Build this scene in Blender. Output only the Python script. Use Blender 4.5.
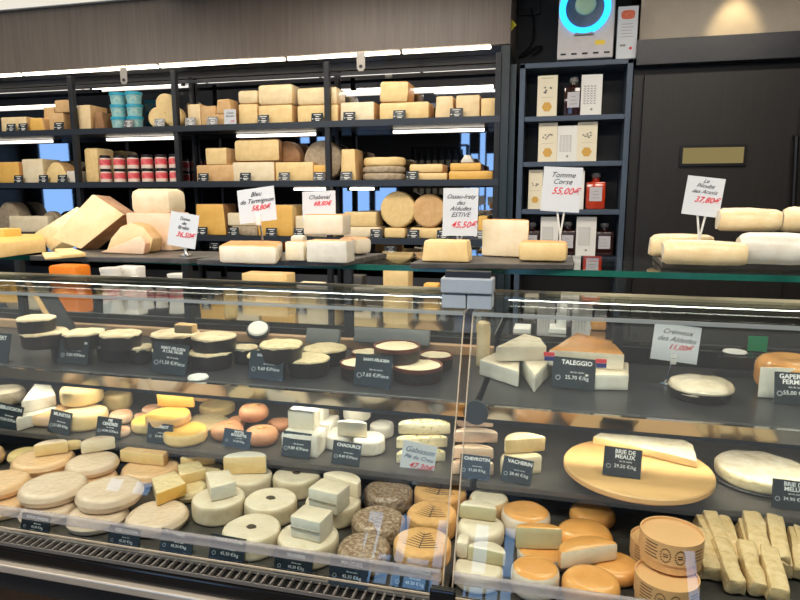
import bpy, bmesh, math, random
from mathutils import Vector, Matrix, noise, Euler
random.seed(7)
S = bpy.context.scene
for o in list(bpy.data.objects): bpy.data.objects.remove(o)

# ---------------------------------------------------------------- camera
F, YAW, PITCH = 625.0, math.radians(14.2), math.radians(9.2)
EYE = Vector((0, 0, 1.55))
cd = bpy.data.cameras.new('camera'); cam = bpy.data.objects.new('camera', cd); S.collection.objects.link(cam)
cd.sensor_width = 36; cd.lens = F / 800 * 36; cd.clip_start = .02
cam.location = EYE; cam.rotation_euler = (math.pi / 2 - PITCH, 0, YAW)
S.camera = cam
# ---------------------------------------------------------------- world, large lights, exposure
W = bpy.data.worlds.new('world'); S.world = W; W.use_nodes = True
W.node_tree.nodes['Background'].inputs[0].default_value = (.75, .85, 1, 1)
W.node_tree.nodes['Background'].inputs[1].default_value = .3
VS = S.view_settings
VS.view_transform = 'Standard'; VS.look = 'None'; VS.gamma = 1; VS.use_curve_mapping = False
VS.exposure = 0.12
CEIL = 2.64
PANELS = [(-2.3, .55, 27), (-.75, .35, 32), (.75, .45, 27), (-2.9, 1.95, 20), (-1.0, 2.35, 20), (.7, 2.2, 16)]
WARM = (1.0, .91, .78)
for px_, py_, w_ in PANELS:
    ld = bpy.data.lights.new('ceiling_panel_lamp', 'AREA'); ld.shape = 'RECTANGLE'
    ld.size = 1.1; ld.size_y = .28; ld.energy = w_; ld.color = WARM
    lo = bpy.data.objects.new('ceiling_panel_lamp', ld); S.collection.objects.link(lo); lo.location = (px_, py_, CEIL - .012)
ld = bpy.data.lights.new('ceiling_fill_lamp', 'AREA'); ld.shape = 'RECTANGLE'; ld.size = 6.4; ld.size_y = 2.2; ld.energy = 24; ld.color = (1, .97, .93)  # unseen fill light, added to soften the room and veil the front glass
lo = bpy.data.objects.new('ceiling_fill_lamp', ld); S.collection.objects.link(lo); lo.location = (-1.2, -1.5, CEIL - .012)
spd = bpy.data.lights.new('wall_spot_lamp', 'SPOT'); spd.energy = 9; spd.color = (1, .80, .45); spd.spot_size = math.radians(46); spd.spot_blend = .5; spd.shadow_soft_size = .03
spo = bpy.data.objects.new('wall_spot_lamp', spd); S.collection.objects.link(spo); spo.location = (.735, 3.12, 2.585)
spo.rotation_euler = (math.radians(24), 0, 0)

# ---------------------------------------------------------------- placing helpers (rays meet real surfaces)
_fw = Vector((-math.sin(YAW) * math.cos(PITCH), math.cos(YAW) * math.cos(PITCH), -math.sin(PITCH)))
_rt = Vector((math.cos(YAW), math.sin(YAW), 0)); _up = _rt.cross(_fw)
def ray(x, y): return _fw * F + _rt * (x - 400) + _up * (300 - y)
def atY(x, y, Y): d = ray(x, y); return EYE + d * (Y / d.y)
def atZ(x, y, z): d = ray(x, y); return EYE + d * ((z - EYE.z) / d.z)
def pr(p):
    v = Vector(p) - EYE; c = v.dot(_fw); return (400 + F * v.dot(_rt) / c, 300 - F * v.dot(_up) / c)
def ppm(p):
    p = Vector(p); a = pr(p); b = pr(p + Vector((.01, 0, 0))); c = pr(p + Vector((0, 0, .01)))
    return abs(b[0] - a[0]) * 100, abs(c[1] - a[1]) * 100
def rpm(p):   # half width in pixels of a level disc of 1 m radius
    p = Vector(p); a = pr(p); b = pr(p + Vector((.01, 0, 0))); c = pr(p + Vector((0, .01, 0)))
    return math.hypot(b[0] - a[0], c[0] - a[0]) * 100

# ---------------------------------------------------------------- materials
def lin(c):
    return tuple(((v / 255) / 12.92 if v / 255 <= .04045 else ((v / 255 + .055) / 1.055) ** 2.4) for v in c) + (1,)
_M = {}
def mat(key, c, c2=None, rough=.5, scale=18, bump=.0, bscale=60, metal=0, coat=0, crinkle=0, contrast=(.35, .65), spec=.4):
    if key in _M: return _M[key]
    m = bpy.data.materials.new(key); m.use_nodes = True; nt = m.node_tree; N = nt.nodes; L = nt.links
    b = N['Principled BSDF']; b.inputs['Roughness'].default_value = rough; b.inputs['Metallic'].default_value = metal
    b.inputs['Specular IOR Level'].default_value = spec
    b.inputs['Base Color'].default_value = lin(c)
    tc = N.new('ShaderNodeTexCoord')
    if c2:
        n = N.new('ShaderNodeTexNoise'); n.inputs['Scale'].default_value = scale; n.inputs['Detail'].default_value = 9; n.inputs['Roughness'].default_value = .68
        r = N.new('ShaderNodeValToRGB'); r.color_ramp.elements[0].color = lin(c); r.color_ramp.elements[1].color = lin(c2)
        r.color_ramp.elements[0].position, r.color_ramp.elements[1].position = contrast
        L.new(tc.outputs['Object'], n.inputs['Vector']); L.new(n.outputs['Fac'], r.inputs['Fac']); L.new(r.outputs['Color'], b.inputs['Base Color'])
    if bump:
        n = N.new('ShaderNodeTexNoise'); n.inputs['Scale'].default_value = bscale; n.inputs['Detail'].default_value = 4
        u = N.new('ShaderNodeBump'); u.inputs['Strength'].default_value = bump; u.inputs['Distance'].default_value = .004
        L.new(tc.outputs['Object'], n.inputs['Vector']); L.new(n.outputs['Fac'], u.inputs['Height']); L.new(u.outputs['Normal'], b.inputs['Normal'])
    if coat:
        b.inputs['Coat Weight'].default_value = coat; b.inputs['Coat Roughness'].default_value = .07; b.inputs['Coat IOR'].default_value = 1.5
        if crinkle:
            n = N.new('ShaderNodeTexNoise'); n.inputs['Scale'].default_value = 55; n.inputs['Detail'].default_value = 3; n.inputs['Distortion'].default_value = 1.2
            u = N.new('ShaderNodeBump'); u.inputs['Strength'].default_value = crinkle; u.inputs['Distance'].default_value = .006
            L.new(tc.outputs['Object'], n.inputs['Vector']); L.new(n.outputs['Fac'], u.inputs['Height']); L.new(u.outputs['Normal'], b.inputs['Coat Normal'])
    _M[key] = m; return m
def emit(key, c, s):
    if key in _M: return _M[key]
    m = bpy.data.materials.new(key); m.use_nodes = True; nt = m.node_tree; nt.nodes.remove(nt.nodes['Principled BSDF'])
    e = nt.nodes.new('ShaderNodeEmission'); e.inputs[0].default_value = lin(c); e.inputs[1].default_value = s
    nt.links.new(e.outputs[0], nt.nodes['Material Output'].inputs[0]); _M[key] = m; return m
def glass(key, tint=(250, 253, 252), ior=1.45, rough=.0, gl=(255, 255, 255)):
    if key in _M: return _M[key]
    m = bpy.data.materials.new(key); m.use_nodes = True; nt = m.node_tree; N = nt.nodes; N.remove(N['Principled BSDF'])
    t = N.new('ShaderNodeBsdfTransparent'); t.inputs[0].default_value = lin(tint)
    g = N.new('ShaderNodeBsdfGlossy'); g.inputs['Roughness'].default_value = rough; g.inputs['Color'].default_value = lin(gl)
    f = N.new('ShaderNodeFresnel'); ge = N.new('ShaderNodeNewGeometry'); mr = N.new('ShaderNodeMapRange')   # same index seen from both faces of the thin pane
    mr.inputs['To Min'].default_value = ior; mr.inputs['To Max'].default_value = 1 / ior; nt.links.new(ge.outputs['Backfacing'], mr.inputs['Value']); nt.links.new(mr.outputs['Result'], f.inputs[0]); mx = N.new('ShaderNodeMixShader')
    nt.links.new(f.outputs[0], mx.inputs[0]); nt.links.new(t.outputs[0], mx.inputs[1]); nt.links.new(g.outputs[0], mx.inputs[2])
    nt.links.new(mx.outputs[0], N['Material Output'].inputs[0]); _M[key] = m; return m
def frosted(key, c, fac):
    if key in _M: return _M[key]
    m = mat(key, c, rough=.25); nt = m.node_tree; t = nt.nodes.new('ShaderNodeBsdfTransparent'); mx = nt.nodes.new('ShaderNodeMixShader'); mx.inputs[0].default_value = fac
    nt.links.new(t.outputs[0], mx.inputs[1]); nt.links.new(nt.nodes['Principled BSDF'].outputs[0], mx.inputs[2]); nt.links.new(mx.outputs[0], nt.nodes['Material Output'].inputs[0]); return m
def mirror(key, c, rough=.02):
    if key in _M: return _M[key]
    m = bpy.data.materials.new(key); m.use_nodes = True; b = m.node_tree.nodes['Principled BSDF']
    b.inputs['Base Color'].default_value = lin(c); b.inputs['Metallic'].default_value = 1; b.inputs['Roughness'].default_value = rough
    _M[key] = m; return m
def streaked(key, c, c2, axis, rough=.5, scale=40, metal=0):
    """fine brushed / grained surface: noise stretched along one axis"""
    if key in _M: return _M[key]
    m = mat(key, c, c2, rough, scale, metal=metal); nt = m.node_tree
    n = [x for x in nt.nodes if x.type == 'TEX_NOISE'][0]; tc = [x for x in nt.nodes if x.type == 'TEX_COORD'][0]
    mp = nt.nodes.new('ShaderNodeMapping'); sc = [1, 1, 1]; sc[axis] = .04; mp.inputs['Scale'].default_value = sc
    nt.links.new(tc.outputs['Object'], mp.inputs['Vector']); nt.links.new(mp.outputs['Vector'], n.inputs['Vector']); return m

# cheese pastes and rinds
K = {}
def ck(k, c, c2, **kw): kw['crinkle'] = kw.get('crinkle', 0) * 1.8; K[k] = mat(k, c, c2, **kw)
ck('cream', (240, 216, 172), (226, 196, 146), rough=.45, bump=.1)
ck('butter', (240, 212, 154), (226, 192, 130), rough=.42, bump=.1)
ck('gold', (236, 188, 98), (226, 174, 86), rough=.4, bump=.1)
ck('pale', (240, 226, 196), (228, 208, 168), rough=.45, bump=.12)
ck('white', (232, 226, 214), (216, 206, 188), rough=.6, bump=.35, bscale=90)
ck('ivory', (240, 230, 208), (226, 212, 184), rough=.4, bump=.1, coat=.5, crinkle=.35)
ck('greywhite', (226, 222, 208), (206, 200, 184), rough=.45, bump=.15, coat=.4, crinkle=.3)
ck('greenpaste', (206, 196, 156), (192, 180, 138), rough=.45, bump=.12)
ck('orange_rind', (222, 164, 98), (206, 142, 78), rough=.5, bump=.25, coat=.25, crinkle=.2)
ck('amber', (232, 170, 98), (220, 150, 78), rough=.25, bump=.08, coat=.6, crinkle=.06)
ck('pink_rind', (226, 176, 140), (208, 152, 114), rough=.5, bump=.3, bscale=110)
ck('blush', (238, 208, 178), (230, 194, 160), rough=.45, bump=.15, coat=.6, crinkle=.4)
ck('tan_rind', (222, 184, 132), (202, 158, 104), rough=.55, bump=.3)
ck('brown_rind', (166, 124, 84), (130, 92, 58), rough=.6, bump=.5, bscale=140)
ck('speckle', (124, 92, 66), (186, 164, 138), rough=.4, bump=.8, scale=130, bscale=150, coat=.7, crinkle=.6, contrast=(.42, .6))
ck('grey_rind', (186, 170, 144), (146, 128, 104), rough=.65, bump=.6, scale=45, bscale=120)
ck('wrapped', (230, 206, 182), (216, 188, 160), rough=.4, bump=.08, coat=.9, crinkle=.45)
ck('wrapcream', (242, 220, 174), (224, 196, 144), rough=.4, bump=.1, coat=1, crinkle=.7)
ck('peach', (236, 196, 152), (228, 182, 134), rough=.4, bump=.1, coat=.9, crinkle=.4)
ck('wheelcream', (234, 220, 198), (220, 202, 174), rough=.42, bump=.15, coat=.55, crinkle=.3)
ck('wheelside', (228, 212, 184), (202, 182, 148), rough=.5, bump=.4, coat=.5, crinkle=.7)
ck('straw', (236, 208, 150), (222, 188, 124), rough=.5, bump=.4, scale=40)
ck('caramel', (224, 176, 114), (204, 152, 92), rough=.5, bump=.7, bscale=130)
ck('herb', (230, 214, 170), (120, 116, 62), rough=.6, bump=.6, scale=70, bscale=130, contrast=(.5, .62))
ck('herbpaste', (238, 224, 188), (176, 164, 110), rough=.6, bump=.4, scale=80, bscale=130, contrast=(.52, .68))
ck('brie', (230, 220, 200), (204, 186, 154), rough=.7, bump=.6, scale=30, bscale=70)
ck('crust', (232, 214, 172), (206, 184, 140), rough=.6, bump=.6, scale=60, bscale=100)
ck('blackband', (28, 23, 21), (48, 38, 33), rough=.4, bump=.2, scale=60)
ck('terracotta', (128, 68, 48), (96, 48, 36), rough=.35)
ck('dishcream', (238, 220, 184), (204, 166, 118), rough=.45, bump=.5, scale=26, contrast=(.42, .7))
ck('paper', (232, 216, 198), (220, 202, 182), rough=.4, bump=.3, coat=.5, crinkle=.5)
M_black = mat('black_metal', (34, 36, 40), (40, 43, 48), rough=.45, metal=.2)
M_dark = mat('dark_panel', (30, 30, 31), (38, 37, 37), rough=.5, scale=6)
M_slate = mat('slate', (62, 60, 58), (82, 78, 74), rough=.4, scale=30, bump=.3)
M_step = mat('grey_step', (76, 71, 66), (90, 84, 78), rough=.35, scale=24, bump=.1)
M_deck = mat('dark_deck', (58, 55, 52), (74, 70, 66), rough=.3, scale=24)
M_blue = mat('blue_grey_metal', (66, 78, 94), (72, 85, 102), rough=.4, metal=.1, scale=4)
M_white = mat('white_card', (206, 210, 214), rough=.55)
M_wplas = mat('white_plastic', (236, 234, 228), (228, 225, 218), rough=.3)
M_ink = mat('black_ink', (62, 60, 66), rough=.6)
M_red = mat('red_ink', (222, 62, 70), rough=.6)
M_slatecard = mat('card_black', (44, 50, 54), (52, 58, 62), rough=.22, scale=20)
M_chalk = mat('chalk_white', (236, 236, 232), rough=.7)
M_chrome = mat('chrome', (210, 210, 208), rough=.15, metal=1)
M_steel = streaked('brushed_steel', (196, 186, 172), (168, 158, 146), 0, rough=.22, scale=60, metal=.9)
M_acryl = glass('clear_acrylic', (244, 248, 248), 1.4, .05)
M_pane = glass('clear_glass', (247, 251, 250), 1.42)
M_edge = mat('green_glass_edge', (22, 76, 66), (34, 98, 84), rough=.15, scale=8)

# ---------------------------------------------------------------- mesh helpers
def link(name, me, m=None, parent=None, loc=None):
    o = bpy.data.objects.new(name, me); S.collection.objects.link(o)
    if m is not None and me is not None:
        for x in (m if isinstance(m, (list, tuple)) else [m]): me.materials.append(x)
    if parent is not None: o.parent = parent
    if loc is not None: o.location = loc
    return o
def mk(name, bm, m, parent=None, loc=None, smooth=True):
    me = bpy.data.meshes.new(name)
    bmesh.ops.recalc_face_normals(bm, faces=bm.faces)
    bm.to_mesh(me); bm.free()
    if smooth:
        for p in me.polygons: p.use_smooth = True
        try: me.set_sharp_from_angle(angle=math.radians(38))
        except Exception: pass
    return link(name, me, m, parent, loc)
_used = {}
def tag(o, label, cat, group=None, kind=None):
    o['label'] = label; o['category'] = cat
    if group: o['group'] = group
    if kind: o['kind'] = kind
    return o
def empty(name, loc, label, cat, group=None, rz=0):
    o = link(name, None, None, None, loc); o.rotation_euler = (0, 0, rz); o.empty_display_size = .02
    return tag(o, label, cat, group)
def structure(o): o['kind'] = 'structure'; return o
def wob(bm, amp, fr, seed):
    if not amp: return
    off = Vector((seed * 7.13, seed * 3.7, seed * 1.9))
    lo = min(v.co.z for v in bm.verts)
    for v in bm.verts:
        v.co += noise.noise_vector(v.co * fr + off) * amp; v.co.z = max(v.co.z, lo)
def box(x0, x1, y0, y1, z0, z1, bm=None, bev=0, seg=2):
    b = bm or bmesh.new()
    r = bmesh.ops.create_cube(b, size=1)
    for v in r['verts']:
        v.co = Vector(((x0 + x1) / 2 + v.co.x * (x1 - x0), (y0 + y1) / 2 + v.co.y * (y1 - y0), (z0 + z1) / 2 + v.co.z * (z1 - z0)))
    if bev:
        es = list({e for v in r['verts'] for e in v.link_edges})
        bmesh.ops.bevel(b, geom=es, offset=bev, segments=seg, affect='EDGES', profile=.5)
    return b
def lathe(prof, seg=40, bm=None, c=(0, 0, 0), sx=1, sy=1):
    b = bm or bmesh.new(); rings = []
    for r, z in prof:
        if r < 1e-6: rings.append([b.verts.new((c[0], c[1], c[2] + z))])
        else: rings.append([b.verts.new((c[0] + sx * r * math.cos(2 * math.pi * i / seg), c[1] + sy * r * math.sin(2 * math.pi * i / seg), c[2] + z)) for i in range(seg)])
    for a, d in zip(rings, rings[1:]):
        for i in range(seg):
            j = (i + 1) % seg
            if len(a) == 1 and len(d) == 1: continue
            if len(a) == 1: b.faces.new((a[0], d[i], d[j]))
            elif len(d) == 1: b.faces.new((a[i], a[j], d[0]))
            else: b.faces.new((a[i], a[j], d[j], d[i]))
    return b
def wheel_prof(r, h, bev, bulge=.0, dome=0.0):
    n = 4; p = [(0, 0), (r * .5, 0)]
    for i in range(n + 1):
        t = i / n * math.pi / 2; p.append((r - bev + bev * math.sin(t), bev - bev * math.cos(t)))
    for i in (1, 2, 3): p.append((r + bulge * math.sin(i / 4 * math.pi), bev + (h - 2 * bev) * i / 4))
    for i in range(n + 1):
        t = i / n * math.pi / 2; p.append((r - bev + bev * math.cos(t), h - bev + bev * math.sin(t)))
    for f in (.85, .6, .3): p.append(((r - bev) * f, h + dome * (1 - f * f)))
    p.append((0, h + dome)); return p
def prism(pts, h, bev=.004, seg=2, bm=None, z0=0):
    """closed outline (x,y) raised to h with rounded edges"""
    b = bm or bmesh.new()
    vs = [b.verts.new((x, y, z0)) for x, y in pts]; f = b.faces.new(vs)
    r = bmesh.ops.extrude_face_region(b, geom=[f])
    for g in r['geom']:
        if isinstance(g, bmesh.types.BMVert): g.co.z = z0 + h
    if bev:
        vset = set(vs) | {g for g in r['geom'] if isinstance(g, bmesh.types.BMVert)}
        es = [e for e in b.edges if e.verts[0] in vset and e.verts[1] in vset]
        bmesh.ops.bevel(b, geom=es, offset=bev, segments=seg, affect='EDGES', profile=.5)
    return b
def tube(pts, r, bm=None, seg=8):
    b = bm or bmesh.new(); prev = None; pts = [Vector(p) for p in pts]
    for i, p in enumerate(pts):
        d = (pts[min(i + 1, len(pts) - 1)] - pts[max(i - 1, 0)]).normalized()
        a = d.cross(Vector((0, 0, 1)) if abs(d.z) < .9 else Vector((1, 0, 0))).normalized(); c = d.cross(a)
        ring = [b.verts.new(p + (a * math.cos(2 * math.pi * k / seg) + c * math.sin(2 * math.pi * k / seg)) * r) for k in range(seg)]
        if prev:
            for k in range(seg): b.faces.new((prev[k], prev[(k + 1) % seg], ring[(k + 1) % seg], ring[k]))
        else: b.faces.new(ring)
        prev = ring
    b.faces.new(prev); return b
def text(name, s, size, m, parent, loc, shear=0, align='CENTER', rot=(math.pi / 2, 0, 0), bold=0, sp=1.0):
    c = bpy.data.curves.new(name, 'FONT'); c.body = s; c.size = size; c.shear = shear; c.align_x = align; c.align_y = 'CENTER'
    c.resolution_u = 2; c.extrude = .00025; c.offset = bold; c.space_line = sp
    t = bpy.data.objects.new('tmp', c); S.collection.objects.link(t); bpy.context.view_layer.update()
    me = bpy.data.meshes.new_from_object(t.evaluated_get(bpy.context.evaluated_depsgraph_get()))
    bpy.data.objects.remove(t); bpy.data.curves.remove(c); me.name = name; me.materials.clear()
    o = link(name, me, m, parent, loc); o.rotation_euler = rot; return o

# ---------------------------------------------------------------- builders for the goods
ZD, ZS, ZU, ZL, ZT = .845, .92, 1.09, 1.15, 1.413      # lower deck, grey step, upper shelf, rear ledge, slates on the glass shelf
RND = []
_sd = [0]
def nseed(): _sd[0] += 1; return _sd[0]
def split_parts(root, bm, pred, na, ma, nb, mb):
    """one closed shape cut into two neighbouring parts by a test on its faces"""
    bmesh.ops.recalc_face_normals(bm, faces=bm.faces); bm.normal_update()
    b2 = bm.copy(); b2.faces.ensure_lookup_table(); bm.faces.ensure_lookup_table()
    sel = [pred(f) for f in bm.faces]
    bmesh.ops.delete(bm, geom=[f for f, s in zip(bm.faces, sel) if s], context='FACES')
    bmesh.ops.delete(b2, geom=[f for f, s in zip(list(b2.faces), sel) if not s], context='FACES')
    out = []
    for nm, b, m in ((na, bm, ma), (nb, b2, mb)):
        me = bpy.data.meshes.new(nm); b.to_mesh(me); b.free()
        for p in me.polygons: p.use_smooth = True
        try: me.set_sharp_from_angle(angle=math.radians(38))
        except Exception: pass
        out.append(link(nm, me, m, root))
    return out
def place(o, tilt=(0, 0), rz=0): o.rotation_euler = (math.radians(tilt[0]), math.radians(tilt[1]), math.radians(rz)); return o
def leafblot(r, seed, m, parent, z, name='emblem'):
    b = bmesh.new(); rnd = random.Random(seed); n = 14
    prism([(r * (.75 + .35 * rnd.random()) * math.cos(2 * math.pi * i / n), .8 * r * (.7 + .4 * rnd.random()) * math.sin(2 * math.pi * i / n)) for i in range(n)], .0008, 0, bm=b)
    return mk(name, b, m, parent, (0, 0, z))
def motif(r, parent, z):
    """printed sheaf: fan of strokes over crossing lines on the top of a wheel"""
    b = bmesh.new()
    def st(x0, y0, x1, y1, w):
        d = Vector((x1 - x0, y1 - y0)); n = Vector((-d.y, d.x)).normalized() * w
        prism([(x0 + n.x, y0 + n.y), (x0 - n.x, y0 - n.y), (x1 - n.x * .4, y1 - n.y * .4), (x1 + n.x * .4, y1 + n.y * .4)], .0007, 0, bm=b)
    for k in range(7):
        y = -.45 * r + k * .14 * r; w = (.62 - .07 * k) * r
        st(0, y - .05 * r, -w, y + .12 * r, .02 * r); st(0, y - .05 * r, w, y + .12 * r, .02 * r)
    st(0, -.5 * r, 0, .5 * r, .018 * r)
    return mk('printed_motif', b, mat('print_ink', (84, 66, 58), rough=.6), parent, (0, 0, z))
def CW(label, cx, cy, w, h, z, m, top=None, tilt=(0, 0), bev=None, bulge=0, dome=0, sy=1, rz=0, emblem=None, group=None, name='round_cheese', wobble=.0012, nuts=0):
    p = atZ(cx, cy, z + h); r = w / 2 / rpm(p); bev = bev or min(h * .3, .012)
    if z < .91: p.y = max(p.y, 1.012 + r * sy)          # keep clear of the front glass
    bm = lathe(wheel_prof(r, h, bev, bulge, dome), 40, sy=sy); wob(bm, wobble, 28, nseed())
    loc = (p.x, p.y, z + .0005)
    if top:
        o = empty(name, loc, label, 'cheese', group)
        split_parts(o, bm, lambda f: f.normal.z > .8 and f.calc_center_median().z > h * .6, 'rind', K.get(m, m), 'top', K.get(top, top))
    else: o = tag(mk(name, bm, K.get(m, m), None, loc), label, 'cheese', group)
    place(o, tilt, rz); RND.append((o, r + bulge + .0015, h))
    if emblem == 'leaf': leafblot(r * .2, nseed(), M_emblem, o, h + dome)
    if emblem == 'print': motif(r, o, h + dome)
    if nuts:
        for k in range(nuts):
            b = lathe(wheel_prof(r * .16, r * .12, r * .05), 10); wob(b, .003, 60, nseed())
            mk('walnut_piece', b, mat('walnut', (214, 170, 110), (186, 136, 82), rough=.5), o, (r * .16 * (k - (nuts - 1) / 2) * 1.4, r * .1 * (k % 2), h + dome - .002))
    return o
def outline(label, pts, z, h, rind, paste, curved=None, bev=.004, tilt=(0, 0), rz=0, name='cheese_wedge', group=None, top='rind', wobble=.001):
    """piece of cheese with the given footprint (world x,y); side faces whose index is in `curved` are rind, the others the cut paste"""
    c = sum((Vector(p) for p in pts), Vector((0, 0))) / len(pts)
    loc = [(p[0] - c.x, p[1] - c.y) for p in pts]
    ml = min((Vector(loc[i]) - Vector(loc[i - 1])).length for i in range(len(loc))); bev = min(bev, ml * .42, h * .3)
    bm = prism(loc, h, bev)
    bmesh.ops.subdivide_edges(bm, edges=[e for e in bm.edges if e.calc_length() > .03], cuts=3, use_grid_fill=True)
    wob(bm, wobble, 30, nseed())
    n = len(loc); edges = [(Vector(loc[i]), Vector(loc[(i + 1) % n])) for i in range(n)]
    def is_rind(f):
        if f.normal.z > .75: return top == 'rind'
        if f.normal.z < -.5: return True
        m = f.calc_center_median().xy; best, bi = 9, 0
        for i, (a, b) in enumerate(edges):
            d = (b - a); t = max(0, min(1, (m - a).dot(d) / max(d.length_squared, 1e-9))); q = (a + d * t - m).length
            if q < best: best, bi = q, i
        return curved is None or bi in curved
    o = empty(name, (c.x, c.y, z + .0005), label, 'cheese', group)
    split_parts(o, bm, is_rind, 'paste', K.get(paste, paste), 'rind', K.get(rind, rind))
    place(o, tilt, rz); return o
def H(label, x0, y0, x1, y1, z, h, rind, paste, deep=1.0, n=10, **kw):
    """half wheel: pixel ends of the foot of its cut face, bulging away from the viewer"""
    a, b = atZ(x0, y0, z), atZ(x1, y1, z); c = (a + b) / 2; u = (b - a) / 2; v = Vector((-u.y, u.x, 0)) * deep
    pts = [(b.x, b.y)] + [((c + u * math.cos(t) + v * math.sin(t)).x, (c + u * math.cos(t) + v * math.sin(t)).y) for t in [math.pi * i / n for i in range(1, n)]] + [(a.x, a.y)]
    return outline(label, pts, z, h, rind, paste, curved=set(range(n)), name=kw.pop('name', 'half_cheese'), **kw)
def PL(label, px, z, h, rind, paste, curved=None, **kw):
    """piece whose footprint corners are given where they meet the surface it lies on"""
    return outline(label, [tuple(atZ(x, y, z).xy) for x, y in px], z, h, rind, paste, curved, **kw)
def B(label, x0, x1, yb, yt, z, depth, m, rz=0, tilt=(0, 0), taper=0, bev=.004, top=None, name='cheese_block', group=None, wobble=.001, cat='cheese', Y=None):
    p = atZ((x0 + x1) / 2, yb, z) if Y is None else atY((x0 + x1) / 2, yb, Y); sx, sz = ppm(p); w, h = (x1 - x0) / sx, (yb - yt) / sz
    bm = box(-w / 2, w / 2, -depth / 2, depth / 2, 0, h, bev=bev)
    for v in bm.verts: v.co.x *= 1 - taper * v.co.z / h; v.co.y *= 1 - taper * .5 * v.co.z / h
    bmesh.ops.subdivide_edges(bm, edges=[e for e in bm.edges if e.calc_length() > .03], cuts=2, use_grid_fill=True)
    wob(bm, wobble, 30, nseed()); loc = (p.x, p.y + depth / 2, z + .0005)
    if top:
        o = empty(name, loc, label, cat, group); split_parts(o, bm, lambda f: f.normal.z > .75 or f.normal.y > .6, 'paste', K.get(m, m), 'rind', K.get(top, top))
    else: o = tag(mk(name, bm, K.get(m, m), None, loc), label, cat, group)
    place(o, tilt, rz); return o
def BB(label, x0, x1, yt, zb, m, Y=3.236, depth=.15, taper=0, bev=.008, side=None, shape='block', rz=0, name='cheese_block', group=None, tilt=(0, 0)):
    """goods on the back shelves; returns the height of the top"""
    xc = (x0 + x1) / 2; a, b = atY(x0, yt, Y), atY(x1, yt, Y); w = b.x - a.x; h = (a.z + b.z) / 2 - zb; x = (a.x + b.x) / 2
    if shape == 'block':
        bm = box(-w / 2, w / 2, 0, depth, 0, h, bev=bev)
        for v in bm.verts: v.co.x *= 1 - taper * v.co.z / h
    elif shape == 'dome':
        n = 12; bm = prism([(w / 2 * math.cos(math.pi * i / n), h * math.sin(math.pi * i / n)) for i in range(n + 1)], depth, .006)
        bmesh.ops.rotate(bm, verts=bm.verts, cent=(0, 0, 0), matrix=Matrix.Rotation(math.pi / 2, 3, 'X')); bmesh.ops.translate(bm, verts=bm.verts, vec=(0, depth, 0))
    elif shape == 'upright':
        r = w / 2; bm = lathe(wheel_prof(r, depth, .012), 36)
        bmesh.ops.rotate(bm, verts=bm.verts, cent=(0, 0, 0), matrix=Matrix.Rotation(math.pi / 2, 3, 'X')); bmesh.ops.translate(bm, verts=bm.verts, vec=(0, depth, r)); h = 2 * r
    elif shape == 'round':
        bm = lathe(wheel_prof(w / 2, h, min(h * .4, .015)), 32, c=(0, depth / 2, 0), sy=min(1, depth / w))
    bmesh.ops.subdivide_edges(bm, edges=[e for e in bm.edges if e.calc_length() > .05], cuts=2, use_grid_fill=True)
    wob(bm, .0015, 20, nseed())
    loc = (x, Y, zb + .0005)
    if side:
        o = empty(name, loc, label, 'cheese', group); split_parts(o, bm, lambda f: f.normal.y > -.6, 'paste', K.get(m, m), 'rind', K.get(side, side))
    else: o = tag(mk(name, bm, K.get(m, m), None, loc), label, 'cheese', group)
    place(o, tilt, rz); return zb + h + .0005
M_emblem = mat('emblem_ink', (92, 78, 64), (66, 54, 44), rough=.6, scale=200)
def CARD(label, x0, x1, yt, yb, z, title, price, rz=0, lean=-14, roll=0, plain=False):
    """small black price card in a clear stand"""
    p = atZ((x0 + x1) / 2, yb, z)
    if z == ZS: p = atY((x0 + x1) / 2, yb, max(1.334, p.y - .014)); p.z = z
    sx, sz = ppm(p); w, h = (x1 - x0) / sx, (yb - yt) / sz / math.cos(math.radians(lean))
    o = empty('price_card', (p.x, p.y, z + .0026), label, 'price card'); o.rotation_euler = (0, 0, math.radians(rz))
    c = mk('card', box(-w / 2, w / 2, 0, .0016, 0, h), M_slatecard, o, smooth=False); c.rotation_euler = (math.radians(lean), math.radians(roll), 0)
    b = bmesh.new(); box(-w / 2 - .001, w / 2 + .001, -.0012, .0002, -.0008, .0016, b); box(w / 2, w / 2 + .0014, -.0012, .003, 0, h, b); box(-w / 2, w / 2, .0018, .0028, 0, h + .001, b)
    s = mk('stand', b, M_acryl, c, smooth=False)
    f = mk('foot', box(-w / 2, w / 2, .0, .022, 0, .0014), M_acryl, o, smooth=False)
    n = max(len(t) for t in title.split('\n')); k = title.count('\n') + 1; ts = min(w * .86 / (n * .62), h * .2)
    text('name_lettering', title, ts, M_chalk, c, (w * .06, -.0006, h * (.84 if k == 1 else .78)), bold=.0003, sp=.85)
    text('price_lettering', price, h * .17, M_chalk, c, (w * .08, -.0006, h * .36))
    text('small_lettering', 'lait de vache', h * .085, M_chalk, c, (w * .08, -.0006, h * .54)); 
    b = lathe([(h * .055, 0), (h * .055, .0006), (h * .085, .0006), (h * .085, 0)], 16); bmesh.ops.rotate(b, verts=b.verts, cent=(0, 0, 0), matrix=Matrix.Rotation(math.pi / 2, 3, 'X'))
    mk('seal', b, mat('seal_grey', (150, 156, 158), rough=.6), c, (-w * .36, -.0003, h * .33))
    return o
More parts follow.
